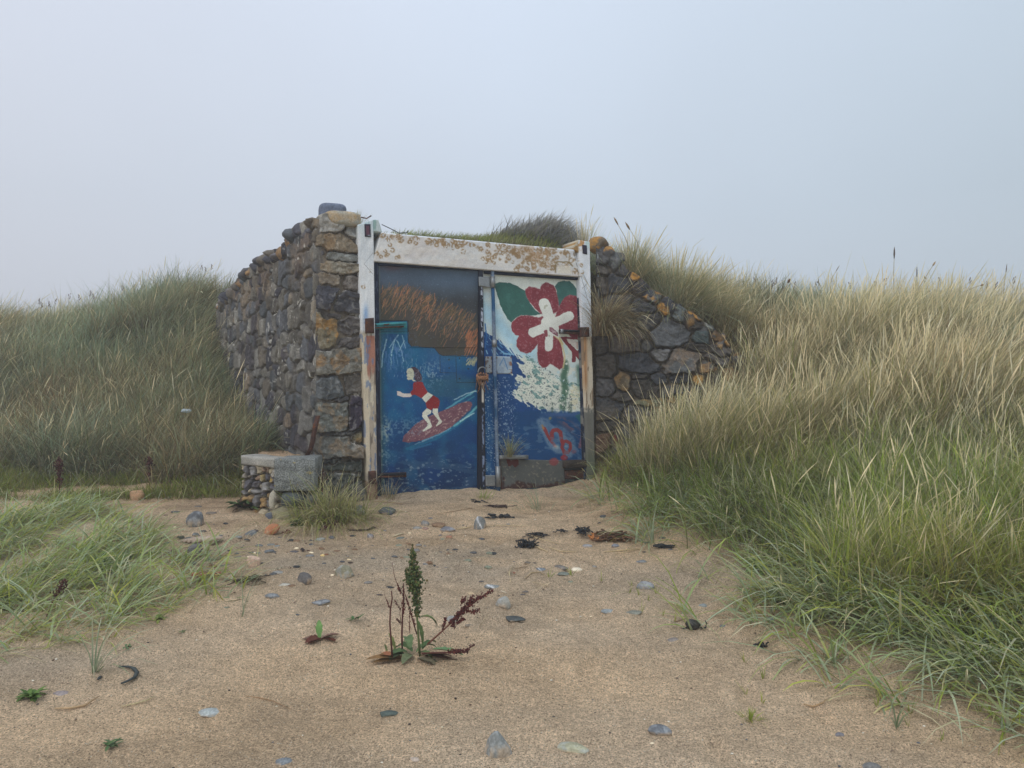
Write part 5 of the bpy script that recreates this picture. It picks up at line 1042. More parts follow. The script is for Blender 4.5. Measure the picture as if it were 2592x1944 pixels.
def gclump(label, px, py, n, rad, Lr, w, wind=(0,0), out_=.8, pb=None, pt=None, name='grass_tuft', grp=None, bend=(.3, 1.2), cat='grass tuft'):
    c = ghit(px, py); c[2] -= .005
    return clump(name, label, cat, 0, 0, 0, n, rad, Lr, w, wind, out_, pb or [(LUSH, 1)], pt or [(LUSH, 3), (GLAU, 1)], heads=0, bend=bend, base=c, grp=grp)
gclump('loose lyme grass sprig crossing the curled kelp strap', 240, 1700, 16, .012, (.25, .42), (.006, .010), (.55, .0), .6, [(GLAU, 1)], [(GLAU, 2), (MARR, 1)], 'lyme_grass_sprig', bend=(.8, 1.8))
gclump('single upright lyme shoot in the sand beyond the flattened grass', 612, 1560, 5, .008, (.22, .36), (.006, .009), (.05, 0), .2, [(GLAU, 1)], [(GLAU, 2), (MARR, 1)], 'lyme_grass_sprig')
gclump('bent lyme blades reaching to the bottom of the sand, furthest from the dune', 2272, 1840, 6, .01, (.2, .42), (.006, .010), (.1, -.35), .5, [(GLAU, 1)], [(GLAU, 2), (MARR, 1)], 'lyme_grass_sprig', bend=(1.2, 2.2))
gclump('lyme grass shoots fanning out just left of the dune edge, near the black seaweed pod', 1985, 1535, 26, .03, (.25, .5), (.006, .010), (-.5, -.1), .7, [(GLAU, 1)], [(GLAU, 2), (MARR, 1)], 'lyme_grass_sprig', bend=(.6, 1.6))
gclump('clump of lyme blades on bare sand near the brown wrack', 1650, 1375, 30, .05, (.2, .42), (.005, .009), (-.35, 0), .8, [(GLAU, 1)], [(GLAU, 2), (MARR, 1)], 'lyme_grass_sprig', bend=(.6, 1.6))
gclump('sparse lyme blades on the sand in front of the kick plate', 1360, 1290, 36, .10, (.12, .34), (.003, .006), (-.2, 0), .8, [(GLAU, 1)], [(GLAU, 2), (STRAW, 1)], 'lyme_grass_sprig', bend=(.6, 1.6))
gclump('grass tuft at the foot of the meeting post', 1222, 1262, 60, .05, (.04, .13), (.002, .004), (0, 0), .7, None, None, 'grass_tuft')
gclump('straw and green tuft against the left door foot', 985, 1262, 80, .12, (.08, .26), (.003, .005), (.1, -.1), .9, [(DEAD, 2)], [(STRAW, 2), (GLAU, 1)], 'grass_tuft')
gclump('bright green tuft alone on the lower right sand', 1900, 1822, 60, .018, (.03, .07), (.002, .004), (0, 0), .8, None, [(LUSH, 1)], 'grass_tuft')
for i, (px, py) in enumerate([(1391,1455),(1446,1450),(1523,1465),(1600,1478),(1593,1495),(1618,1500),(1640,1515),(1660,1495),(1624,1542),(1678,1553),(1707,1568),(1930,1712),(1890,1752),(1928,1772),(2222,1780),(2300,1832),(2385,1868),(2540,1880),(2480,1795),(2305,1800),(1885,1670),(1862,1538)]):
    gclump('tiny green grass seedling pricking through bare sand', px, py+6, 5, .004, (.04, .09), (.003, .005), (0, 0), .5, [(LUSH, 1)], [(LUSH, 1)], 'grass_seedling', 'grass seedlings in the sand', (.2, .8), 'seedling')
# long seed stalks against the sky
def stalk(pts, Y, label, hw=.012, hc=(140,118,88), frac=.25):
    P = [un(a, b, Y) for a, b in pts]; t_ = thing('seed_stalk', label, 'grass stalk', P[0]); V, F = tube(P, [.004]*(len(P)-1)+[.002], 5); mk('stem', V, F, M['plant'], t_, np.tile(lin((176,164,128)), (len(V), 1)))
    a = np.array(P[-2])*frac*1.6+np.array(P[-1])*(1-frac*1.6); hd = [a, a*.6+P[-1]*.4, a*.3+P[-1]*.7, P[-1]]; V, F = tube(hd, [.004, hw, hw*.8, .002], 6); V = np.array(V); V += (fbm(V[:,2]*90, V[:,0]*90, 2, 5)-.5)[:,None]*.006
    mk('seed_head', V, F, M['plant'], t_, np.tile(lin(hc), (len(V), 1)))
stalk([(1640,760),(1615,690),(1582,600),(1554,550)], 8.2, 'tallest stalk bending over the wing wall, nearest the door frame', .010)
stalk([(1650,760),(1640,700),(1612,610),(1583,562)], 8.2, 'second tall stalk bending over the wing wall')
stalk([(2264,760),(2262,700),(2264,625)], 8.6, 'straight dark stalk standing highest above the far dune', .010, (96,84,76))
stalk([(2310,780),(2325,730),(2350,690),(2368,662)], 8.4, 'pale curved stalk right of the straight dark one', .012, (168,146,116))
stalk([(2322,800),(2321,740),(2321,675)], 8.4, 'thin dark stalk beside the pale curved one', .006, (96,84,76))
stalk([(2100,740),(2105,705),(2125,672)], 8.8, 'curved stalk left of the tallest on the far dune', .005, (130,116,96))
stalk([(2538,790),(2542,720),(2549,668)], 8.6, 'fine stalk near the right edge of the far dune', .006, (110,96,84))
stalk([(2440,760),(2436,740),(2470,726),(2490,720)], 8.0, 'brown seed head leaning flat over the far dune grass', .012, (150,126,96))
stalk([(1952,800),(1965,770),(1985,735),(2000,705)], 7.6, 'dark seed head standing in the pale grass', .014, (110,88,72)) 
for i, (px, py, Yd) in enumerate([(1908,690,8.9),(1955,696,9),(1962,690,9),(1980,705,9),(2010,700,9),(2065,700,9.2),(2073,695,9.2),(2150,702,9.2),(2215,700,9.2),(2240,690,9),(2340,686,9),(2378,690,9),(2455,690,9),(2500,700,9),(2520,702,9),(2565,688,9),(510,650,11.8),(520,655,11.8),(535,648,11.8),(98,735,11),(105,745,11),(125,742,11),(140,735,11),(175,722,11),(200,725,11),(228,715,11),(236,722,11),(310,700,11.3)]):
    c = un(px, py+(22 if px < 600 else 14), Yd); t_ = thing('grass_panicle', 'small brown grass panicle standing up against the sky on the dune crest', 'grass head', c-np.array([0, 0, .35]), 'brown panicles along the dune crests')
    V, F = tube([c-np.array([.03, 0, .40]), c-np.array([.01, 0, .1]), c], [.0025, .002, .0015], 4); mk('stem', V, F, M['plant'], t_, np.tile(lin((140,128,100)), (len(V), 1)))
    mb = MB()
    for k in range(7):
        p = c+np.array([U(-.012,.02), U(-.01,.01), -.07+.012*k]); V, F = rock((.007, .006, .013), 60+k, 4, sub=1, round_=.6); mb.add(V+p, F, lin((118,102,90)))
    mb.build('seed_head', M['plant'], t_)
# ------------------------------------------------------------ stones, shells and wrack on the sand
GREY, DARK, BLUE, PALE, GRN, TERRA, PINK, BRN, BLK, WHT, REDB = (112,114,116),(78,82,86),(104,116,126),(150,154,150),(112,120,108),(178,112,78),(176,154,138),(112,92,74),(52,56,60),(214,204,180),(124,90,76)
def zb(x, y): return (350+.3165*x, 1250+.3165*y)
def zc(x, y): return (1000+.3165*x, 1250+.3165*y)
def zf(x, y): return (400+.4069*x, 1650+.4069*y)
def zg(x, y): return (1200+.3165*x, 1500+.3165*y)
def ze(x, y): return (1500+.4937*x, 1300+.4937*y)
NS = [0]
def stone(px, py, w, h, col, label, name='stone', cat='stone', facets=9, rd=.3, sink=.22, rot=None, mat='rock', noise=.07, hi=None, mark=None, grp=None, tilt=0, taper=0):
    """px,py centre and w,h size in photo pixels; rests on the ground where the photo shows it"""
    NS[0] += 1; sd = 4000+NS[0]*7; G = ghit(px, py+h*.45); k = G[1]/FPX; Wd = w*k/2; th = math.atan2(CAMZ-G[2], G[1]); D = Wd*.62
    Hh = max((h*k-2*D*math.sin(th)*.8)/2/math.cos(th), Wd*.20); Hh = Hh/(1-sink*.6) if hi is None else hi
    V, F = rock((Wd, D, Hh), sd, facets, sub=4 if w > 28 else 3, round_=rd, noise=noise); V = V-(V.max(0)+V.min(0))/2; V *= (np.array([Wd, D, Hh])/np.abs(V).max(0)); V[:,0] *= 1-taper*(V[:,2]/Hh+.2)
    V = rotz(V, (random.uniform(-.3, .3) if rot is None else rot), tilt); c = np.array([G[0], G[1]+D*.75, G[2]+Hh*(.85-2*sink*.8)-.004])
    C = np.tile(lin(col)*1.38*np.array([1.06,1.0,.92]), (len(V), 1)); m = fbm(V[:,0]/Wd*2+NS[0], V[:,2]/Hh*2, 3, NS[0], V[:,1]/D*2); C = C*(.78+.44*m)[:,None]
    if mark == 'quartz': q = np.abs(V[:,0]/Wd*.8+V[:,2]/Hh*.5-.15+(m-.5)*.6); C = C*(sst(.06, .16, q))[:,None]+lin((190,192,194))*1.3*(1-sst(.06, .16, q))[:,None]
    if mark == 'wear': q = sst(.5, .62, m)*.5; C = C*(1-q[:,None])+lin((150,154,156))*1.3*q[:,None]
    sandy = sst(.35, -.1, V[:,2]/Hh)*sst(.4, .6, fbm(V[:,0]*60, V[:,1]*60, 3, NS[0]))*.6; C = C*(1-sandy[:,None])+SANDC*.85*sandy[:,None]
    o = mk(name, V+c, F, M[mat], None, C, loc=tuple(c)); return tag(o, label, cat, grp)
L = []
S = stone
S(*zf(2112,578), 66, 68, (122,128,130), 'triangular grey boulder at the very front of the sand', facets=7, rd=.1, sink=.1, hi=.055, mark='wear', taper=.42, rot=0)
S(*zf(305,372), 64, 30, (146,156,158), 'pale blue grey half buried stone near the bottom left', mark='wear')
S(*zf(1436,378), 52, 23, (74,86,84), 'dark green grey rounded stone in front of the dock plant')
S(*zf(780,672), 44, 23, (110,118,126), 'small grey stone at the bottom edge, left of the boulder')
S(*zf(1590,660), 30, 18, (166,156,148), 'pale chip of stone left of the triangular boulder', sink=.4)
S(*zg(800,1237), 84, 26, (152,154,134), 'long flat pale stone right of the triangular boulder', facets=12, rd=.3, mark='wear')
S(*zg(1495,1090), 60, 35, (96,102,110), 'dark grey lumpy stone half sunk in the right foreground sand', mark='wear')
S(*zg(1440,1195), 20, 8, WHT, 'white shell fragment below the lumpy dark stone', 'shell', 'shell', mat='shell')
S(*ze(1440,1290), 50, 26, (104,106,108), 'grey stone cut by the bottom edge of the picture')
S(*ze(1270,1128), 24, 16, (106,108,116), 'small blue grey stone alone in the lower right sand')
S(*zg(1590,368), 36, 15, (120,116,114), 'buried grey stone below the black seaweed pod', sink=.5)
S(*zg(1990,262), 18, 11, (98,104,114), 'small dark pebble right of the black seaweed pod')
S(*zg(1835,95), 22, 14, (124,134,140), 'pale grey pebble under the lyme shoots')
S(*ze(915,540), 18, 16, (112,122,132), 'blue grey pebble among the lyme shoots')
S(149, 1752, 46, 16, (128,122,124), 'flat purplish stone near the left edge', sink=.45)
# middle ground, right half
S(*zc(862,880), 42, 27, (140,142,138), 'light grey round cobble right of the dock plant', mark='wear', hi=.05)
S(*zc(960,1000), 54, 13, (68,74,76), 'dark flat slate just in front of the light grey cobble', rd=.3)
S(*zc(450,1000), 28, 24, (138,142,144), 'light grey stone behind the red dock spray')
S(*zc(590,1042), 22, 9, (112,106,98), 'flat brown grey stone right of the dock spray', sink=.4)
S(*zc(1715,930), 44, 18, (124,134,140), 'blue grey oval stone, left of a flat grey pair', mark='wear')
S(*zc(1920,950), 44, 10, (118,122,116), 'flat grey stone, right of the blue grey oval one', sink=.4)
S(*zc(2008,722), 48, 26, (128,132,138), 'angular grey rock among the seedlings', facets=7, rd=.1, mark='wear')
S(*zc(1978,537), 28, 11, (110,116,122), 'flat grey stone below the lyme clump')
S(*zc(1330,578), 37, 15, (104,102,100), 'brown grey dome shaped stone beside the white shell')
S(*zc(1350,636), 35, 15, (102,110,106), 'green grey stone directly below the dome shaped one')
S(*zc(1160,598), 29, 12, (98,108,118), 'blue grey stone with a white fleck, left of the dome shaped one', mark='quartz')
S(*zc(1455,600), 31, 15, (206,200,184), 'large white oyster shell', 'oyster_shell', 'shell', mat='shell', noise=.2)
S(*zc(1585,573), 20, 8, (120,122,124), 'small buried stone right of the oyster shell', sink=.45)
S(*zc(1060,547), 18, 9, (92,88,82), 'small dark stone left of a twin, above the blue grey stone')
S(*zc(1115,550), 16, 6, (88,84,80), 'thin dark stone, the right one of the twin')
S(*zc(693,697), 16, 7, (80,80,82), 'small dark pebble above the striped slate')
S(*zc(785,737), 50, 13, (112,118,120), 'tilted slate with white streaks', mark='quartz', tilt=.1)
S(*zc(1042,778), 20, 9, (88,86,84), 'upper of two small dark pebbles above the cobble')
S(*zc(1018,801), 16, 7, (82,80,80), 'lower of two small dark pebbles above the cobble')
S(*zc(615,788), 26, 7, (176,160,134), 'pale buried pebble under the striped slate', sink=.5)
S(*zc(1565,975), 11, 5, WHT, 'tiny white shell left of the blue grey oval stone', 'shell', 'shell', mat='shell')
S(*zc(945,627), 13, 7, REDB, 'small red brown pebble beside the straw bundle')
S(*zc(678,248), 31, 27, (112,118,122), 'grey cobble banded with white quartz in front of the doors', mark='quartz', hi=.075, rot=0)
S(*zc(420,278), 40, 18, (104,106,114), 'purple grey flat cobble left of the quartz banded one', mark='wear')
S(*zc(345,242), 36, 16, (118,98,80), 'flat brown stone behind the purple grey cobble')
S(*zc(240,230), 22, 18, (120,122,124), 'grey pebble in the group before the doors')
S(*zc(180,268), 26, 11, (124,126,126), 'leftmost grey pebble of the group before the doors')
S(*zc(240,272), 19, 9, (132,112,106), 'pinkish pebble of the group before the doors')
S(*zc(285,190), 19, 7, (96,98,102), 'flat pebble furthest back of the group before the doors')
S(*zc(433,340), 18, 10, (140,104,88), 'reddish pebble in front of the purple grey cobble')
S(*zc(360,328), 9, 6, (98,98,102), 'tiny grey pebble left of the reddish one')
S(*zc(1540,408), 26, 11, (132,136,142), 'pale blue stone in front of the brown wrack')
S(*zc(1765,410), 21, 13, (112,118,130), 'blue stone right of the pale blue one')
S(*zc(2015,383), 15, 7, (100,102,102), 'small stone under the lyme blades')
S(*zc(40,350), 22, 10, (96,104,102), 'green grey pebble by the split stick')
S(*zc(115,310), 9, 5, WHT, 'white shell above the split stick', 'shell', 'shell', mat='shell')
# middle ground, left half
S(*zb(440,230), 45, 24, (88,92,98), 'dark rounded boulder, largest on the sand by the left grass', facets=8, rd=.25, hi=.085, mark='wear')
S(*zb(440,482), 40, 23, (92,92,94), 'dark squarish stone in front of the driftwood', facets=6, rd=.15, hi=.07)
S(*zb(1055,285), 44, 30, (164,112,84), 'terracotta coloured oval cobble by the low wall', rd=.85, facets=5, tilt=-.5, hi=.042, rot=0, sink=.0, noise=.02)
S(*zb(895,315), 34, 22, (100,106,112), 'grey oval cobble leaning left of the terracotta one', rd=.6, tilt=-.3, rot=0)
S(*zb(935,293), 15, 12, (72,70,74), 'dark pebble wedged behind the leaning grey cobble')
S(*zb(575,150), 27, 11, (102,96,90), 'grey brown stone behind the dark boulder')
S(*zb(295,142), 28, 11, (80,84,82), 'dark stone left of the grey brown one')
S(*zb(455,168), 21, 8, (112,90,72), 'small brown stone above the dark boulder')
S(*zb(475,97), 20, 7, (92,90,88), 'low stone at the turf edge')
S(*zb(213,168), 11, 5, (88,76,66), 'tiny brown stone left of the dark stones')
S(*zb(290,262), 8, 7, WHT, 'white shell left of the dark boulder', 'shell', 'shell', mat='shell')
S(*zb(103,332), 16, 10, (160,158,144), 'pale pebble nearest the left grass')
S(*zb(200,350), 14, 8, (70,70,72), 'dark pebble right of the pale one')
S(*zb(225,392), 18, 11, (92,96,98), 'grey pebble in front of the dark one')
S(*zb(335,342), 24, 11, (56,58,62), 'black stone at the end of the driftwood', facets=7, rd=.1)
S(*zb(455,322), 21, 14, (84,88,86), 'mottled dark stone behind the driftwood', mark='wear')
S(*zb(400,350), 23, 9, (88,92,98), 'low blue grey stone between the two dark ones')
S(*zb(515,295), 19, 9, (84,82,80), 'brown grey stone below the dark boulder')
S(*zb(500,342), 9, 6, WHT, 'white shell behind the driftwood', 'shell', 'shell', mat='shell')
S(*zb(655,330), 13, 7, (92,94,98), 'small grey pebble right of the driftwood')
S(*zb(795,342), 19, 9, (118,122,122), 'pale grey pebble left of the leaning cobble')
S(*zb(790,500), 19, 9, (112,108,98), 'grey pebble left of the shell heap')
S(*zb(915,487), 18, 9, (120,116,98), 'olive pebble behind the pink rock')
S(*zb(878,499), 9, 5, WHT, 'white shell left of the olive pebble', 'shell', 'shell', mat='shell')
S(*zb(925,469), 10, 6, WHT, 'white shell above the olive pebble', 'shell', 'shell', mat='shell')
S(*zb(960,408), 21, 9, (96,102,106), 'flat grey pebble on the pale dried patch')
S(*zb(1060,402), 25, 8, (104,108,108), 'flat stone right of the flat grey pebble')
S(*zb(1110,412), 16, 7, (112,118,120), 'small flat stone, rightmost on the dried patch')
S(*zb(1040,453), 30, 14, (92,98,104), 'wedge shaped grey stone', facets=6, rd=.08)
S(*zb(1262,430), 12, 7, WHT, 'white shell topping the dark stone heap', 'shell', 'shell', mat='shell')
S(*zb(1240,457), 25, 9, (76,76,80), 'dark flat stone of the shell heap')
S(*zb(1315,441), 16, 13, (50,46,48), 'black pointed stone of the shell heap', facets=7, rd=.05)
S(*zb(1357,450), 10, 6, (76,60,52), 'brown pebble beside the black pointed stone')
S(*zb(1380,466), 13, 6, WHT, 'cream shell beside the smooth grey pebble', 'shell', 'shell', mat='shell')
S(*zb(1367,490), 22, 10, (108,112,116), 'smooth grey pebble below the cream shell', rd=.7)
S(*zb(1470,487), 12, 9, (206,184,130), 'yellow limpet shell by the brown pebble', 'shell', 'shell', mat='shell')
S(*zb(1500,480), 14, 7, (116,84,66), 'brown pebble beside the yellow limpet')
S(*zb(915,547), 34, 25, (184,162,148), 'pink pointed rock standing among the straw', facets=6, rd=.05, hi=.05)
S(*zb(685,565), 26, 8, (104,104,102), 'buried grey stones under the straw', sink=.45)
S(*zb(1450,358), 26, 12, (128,132,128), 'speckled grey stone left of a dark round pebble', mark='wear')
S(*zb(1543,343), 17, 12, (88,92,98), 'dark round pebble right of the speckled stone', rd=.6)
S(*zb(1853,333), 19, 16, (116,116,120), 'grey stone with a white quartz face near the stick', mark='quartz')
S(*zb(2168,309), 9, 5, WHT, 'white shell in front of the left door', 'shell', 'shell', mat='shell')
S(*zb(1685,521), 12, 7, (214,200,170), 'cream shell above two dark pebbles', 'shell', 'shell', mat='shell')
S(*zb(1630,540), 15, 8, (68,72,78), 'dark blue pebble, left one below the cream shell')
S(*zb(1692,546), 15, 7, (62,54,50), 'dark brown pebble, right one below the cream shell')
S(*zb(1640,636), 49, 30, (124,124,108), 'green grey angular boulder near the sand centre', facets=7, rd=.08, hi=.06, mark='wear', tilt=-.15, rot=0)
S(*zb(1550,646), 9, 7, WHT, 'white shell touching the green grey boulder', 'shell', 'shell', mat='shell')
S(*zb(1320,681), 39, 21, (92,92,94), 'dark angular stone left of the green grey boulder', facets=7, rd=.1, hi=.045)
S(*zb(1835,705), 23, 11, (112,112,112), 'flat grey stone left of the dock stems')
S(*zb(1927,803), 19, 6, (72,66,64), 'thin dark pebble left of the dock stems')
S(*zb(1110,619), 30, 11, (132,134,134), 'half buried grey stone above the pale slab', sink=.45)
S(*zb(1165,716), 34, 12, (158,158,152), 'pale buried slab of stone', sink=.45)
S(*zb(1060,811), 38, 19, (112,118,124), 'blue grey angular stone by the single upright shoot', facets=7, rd=.12, mark='wear')
S(*zb(1450,863), 49, 19, (102,106,112), 'long blue grey stone, nearest to the dead rosette', mark='wear', tilt=-.12, rot=0)
S(*zb(1765,150), 30, 24, (96,100,104), 'grey cobble at the foot of the pier', rd=.5, mark='wear', hi=.07)
S(*zb(1985,132), 46, 26, (74,82,92), 'angular blue slate lying before the left jamb', facets=6, rd=.05, tilt=.2)
S(*zb(1670,115), 16, 11, (84,88,92), 'small stone behind the pier cobble')
S(905, 1258, 42, 26, (66,68,72), 'dark boulder built in at the pier foot', rd=.5, hi=.1)
S(342, 1254, 38, 26, (158,128,102), 'orange sandstone block at the edge of the turf', facets=5, rd=.0, hi=.06, noise=.12)
S(532, 1178, 34, 13, (112,110,100), 'grey boulder half hidden in turf by the low wall', rd=.5)
S(466, 1212, 26, 7, (140,140,134), 'flat pale stone in the turf, left of two')
S(476, 1215, 14, 5, (146,144,136), 'flat pale stone in the turf, right of two')
S(250, 1196, 30, 13, (128,116,98), 'sandy stone at the foot of the dune')
rr = np.random.default_rng(77)
for i in range(95):
    if i < 60: px, py = rr.uniform(430, 1250), rr.normal(1400, 34)
    else: px, py = rr.uniform(500, 1750), rr.uniform(1300, 1560)
    w = rr.uniform(8, 23)*(py/1450)
    S(px, py, w, w*rr.uniform(.35, .6), [GREY, DARK, BLK, BRN, GRN, DARK][i % 6], 'small pebble strewn along the drift line in front of the low wall and doors' if i < 60 else 'small loose pebble on the open sand', 'pebble', 'pebble', grp='small drift line pebbles' if i < 60 else 'small loose pebbles')
# driftwood and sticks
def stick(pts, r, col, label, name='stick', cat='stick', dz=.006):
    P = [ghit(a, b) for a, b in pts]; P = [p+np.array([0, 0, dz+r*.6]) for p in P]; rr_ = [r*(.8+.4*random.random()) for _ in P]; rr_[0] *= .5; rr_[-1] *= .4
    V, F = tube(P, rr_, 6); V = np.array(V); V += (fbm(V[:,0]*60, V[:,1]*60, 2, 3)-.5)[:,None]*r*.8
    o = mk(name, V, F, M['plant'], None, np.tile(lin(col)*1.2, (len(V), 1)), loc=tuple(P[0])); return tag(o, label, cat)
c0 = ghit(*zb(330,388)); c1 = ghit(*zb(682,382))
mb = MB(); d = c1-c0; n_ = 26; prof = [(0, .0), (.1, .5), (.35, 1), (.75, .95), (.93, .55), (1, .1)]; V = []; F = []
for i in range(n_+1):
    t = i/n_; w_ = np.interp(t, [a for a, b in prof], [b for a, b in prof])*.055+.004; p = c0+d*t+np.array([0, 0, .012+.02*t])
    for k, (a, b) in enumerate([(-1, -.2), (-.6, .25), (0, .32), (.6, .25), (1, -.1), (0, -.4)]): V.append(p+np.array([0, a*w_*(1+.3*math.sin(i*2.1+k)), b*w_*(1+.25*math.sin(i*1.3+k*2))]))
for i in range(n_):
    for k in range(6): F.append([i*6+k, i*6+(k+1) % 6, i*6+6+(k+1) % 6, i*6+6+k])
o = mk('driftwood', V, F, M['drift'], None, loc=tuple(c0)); tag(o, 'pale split plank of driftwood behind the squarish stone', 'driftwood')
stick([zb(1670,300), zb(1760,303), zb(1840,295), zb(1880,278), zb(1905,280)], .008, (74,62,50), 'dark curved stick in front of the pier')
stick([zb(2030,355), zb(2080,335), zb(2125,325)], .007, (190,176,146), 'pale split stick beside the green grey pebble')
stick([zb(480,508), zb(620,503), zb(860,492)], .004, (182,158,118), 'long straw stem right of the squarish stone')
stick([zb(1740,212), zb(1800,185), zb(1855,157)], .007, (190,172,138), 'pale stick leaning by the pier cobble')
stick([zc(-200,72), zc(-100,70), zc(60,90)], .005, (150,124,92), 'thin brown stem at the left door foot')
stick([zc(495,290), zc(560,280), zc(625,266)], .005, (196,176,136), 'straw stem touching the quartz banded cobble')
stick([zc(720,262), zc(900,258), zc(1180,268)], .003, (190,172,136), 'straight straw right of the quartz banded cobble')
stick([zc(330,168), zc(450,150), zc(620,122)], .004, (150,124,94), 'bent stem in front of the meeting post')
stick([zc(1110,410), zc(1160,445), zc(1220,472)], .004, (200,180,140), 'straw lying below the black seaweed tangle')
stick([zc(1230,435), zc(1320,468), zc(1450,474)], .004, (196,176,136), 'curved straw right of the black seaweed tangle')
stick([zc(1060,330), zc(1140,365), zc(1310,408)], .004, (186,166,126), 'straw across the black seaweed tangle')
stick([zc(1670,472), zc(1800,462), zc(1960,445)], .004, (196,174,132), 'straw pointing at the lyme clump')
stick([zc(1760,488), zc(1860,470), zc(1975,448)], .003, (190,168,128), 'lower straw pointing at the lyme clump')
stick([zc(940,590), zc(912,640), zc(925,720)], .004, (196,178,140), 'upright pale straw bundle in the central sand')
stick([zc(955,608), zc(1010,595), zc(1070,585)], .003, (140,120,96), 'thin twig beside the small red brown pebble')
stick([zc(1040,685), zc(1090,640), zc(1160,636), zc(1230,680)], .004, (168,148,116), 'arched dry stem above the small dark pebbles')
stick([zc(1095,715), zc(1160,730), zc(1225,740)], .003, (196,176,140), 'short pale straw right of the striped slate')
stick([zc(845,788), zc(870,795), zc(892,803)], .004, (206,194,170), 'white twig above the light grey cobble')
stick([(140,1797), (180,1797), (215,1790), (250,1768)], .006, (176,150,116), 'dry curved stem near the bottom left')
stick([(308,1792), (340,1786), (372,1777), (392,1766)], .004, (186,172,132), 'pale green straw left of the pale blue grey stone')
stick([(620,1765), (655,1770), (690,1778), (740,1800)], .002, (150,118,84), 'hair thin bent stem left of the green grey stone')
stick([ze(1080,985), ze(1130,998), ze(1180,980), ze(1200,960)], .004, (170,140,104), 'curled dry stem in the lower right sand')
stick([ze(480,545), ze(420,570-8), ze(400,560)], .003, (130,104,80), 'thin stem left of the black seaweed pod')
# seaweed
def weed(px, py, w, h, n, label, col=(40,44,48), r=.005, rise=.03, cat='seaweed', name='seaweed', ln=(3, 7)):
    G = ghit(px, py+h*.3); k = G[1]/FPX; mb = MB(); rx_, ry_ = w*k/2, max(h*k*1.2, w*k*.2)
    for i in range(n):
        a = U(0, 6.28); p = G+np.array([U(-1, 1)*rx_*.7, U(-1, 1)*ry_*.6, U(0, rise*.7)]); pts = [p]
        for j in range(int(U(*ln))): a += U(-1.1, 1.1); p = p+np.array([math.cos(a)*rx_*.22, math.sin(a)*ry_*.25, U(-.35, .35)*rise*.5]); p[2] = max(p[2], G[2]+.002); pts.append(p)
        V, F = tube(pts, [r*U(.5, 1.3) for _ in pts], 5); mb.add(V, F, lin(col)*U(.6, 1.5))
    o = mb.build(name, M['weed'], loc=tuple(G)); return tag(o, label, cat)
weed(*zc(1055,405), 40, 24, 50, 'tight black seaweed tangle in the central sand', rise=.06)
weed(*zc(1140,318), 46, 20, 22, 'loose black seaweed strands behind the tight tangle', r=.004)
weed(*zc(860,178), 50, 14, 14, 'black seaweed strap in front of the kick plate', r=.008)
weed(*zc(655,60), 30, 8, 12, 'black seaweed scrap at the meeting post')
weed(*zc(830,95), 80, 12, 22, 'stretched dark seaweed line in front of the flower door', col=(64,50,46), r=.004)
weed(*zc(1510,285), 34, 26, 34, 'black seaweed clump left of the brown wrack', rise=.05)
weed(*zc(1330,290), 34, 20, 10, 'thin black seaweed threads in the sand', r=.004)
weed(*zc(1740,330), 84, 28, 90, 'broad heap of brown dried wrack at the grass edge', col=(104,74,50), r=.007, rise=.05)
weed(*zc(1592,352), 20, 18, 16, 'orange scrap of seaweed beside the brown wrack', col=(196,128,72), r=.006, rise=.04)
weed(*ze(370,170), 54, 10, 26, 'flat black seaweed strip by the lyme clump', r=.006)
weed(*ze(870,680), 28, 10, 14, 'small black seaweed curl under a lyme blade')
weed(*zb(1190,300), 16, 10, 8, 'red brown seaweed scrap below the tussock', col=(110,60,44))
weed(*zb(1560,195), 36, 40, 18, 'red brown dead leaves hanging under the tussock', col=(84,44,38), r=.007, rise=.10, name='dead_leaves', cat='dead leaves')
weed(*zb(550,642), 60, 14, 22, 'orange brown seaweed shreds in the straw', col=(176,116,84), r=.005)
weed(*zb(900,665), 70, 26, 30, 'dark brown and green leaf litter behind the pale buried slab', col=(88,76,54), r=.004, name='leaf_litter', cat='leaf litter')
G = ghit(*ze(520,595)); t_ = thing('seaweed_pod', 'black seaweed pod with a curled tail on the right hand sand', 'seaweed', G)
V, F = rock((.048, .04, .036), 5151, 9, sub=4, round_=.4, noise=.2); mk('pod', rotz(V, .3)+G+np.array([0, .02, .022]), F, M['weed'], t_, np.tile(lin((50,48,44)), (len(V), 1))*(1+2.0*sst(.6, .7, fbm(V[:,0]*80, V[:,2]*80, 3, 4)))[:,None])
V, F = tube([G+np.array(q) for q in [(.04,.01,.006),(.066,0,.012),(.072,0,.035),(.062,0,.055)]], [.006,.005,.004,.002], 6); mk('tail', V, F, M['weed'], t_, np.tile(lin((30,32,36)), (len(V), 1)))
V, F = tube([G+np.array(q) for q in [(-.04,.01,.006),(-.06,0,.004),(-.09,.01,.004)]], [.006,.004,.002], 6); mk('tail', V, F, M['weed'], t_, np.tile(lin((30,32,36)), (len(V), 1)))
def strap(pts, w, col, label):
    P = [ghit(a, b)+np.array([0, 0, .012]) for a, b in pts]; P2 = []
    for i in range(len(P)-1):
        for t in (0, .25, .5, .75): P2.append(P[i]*(1-t)+P[i+1]*t)
    P2.append(P[-1]); n = len(P2); V, F = tube(P2, [w*(.45+.55*math.sin(math.pi*min(max(i/n, .1), .92))) for i in range(n)], 8); V = np.array(V); c = np.mean(V, 0); V[:,2] = c[2]+(V[:,2]-c[2])*.7
    V += (fbm(V[:,0]*40, V[:,1]*40, 3, 8)-.5)[:,None]*.008
    o = mk('kelp_strap', V, F, M['weed'], None, np.tile(lin(col), (len(V), 1)), loc=tuple(P[0])); return tag(o, label, 'seaweed')
strap([(303,1692),(322,1692),(340,1698),(347,1708),(340,1722),(325,1731),(306,1738)], .010, (56,64,64), 'curled black kelp strap half buried on the left sand')
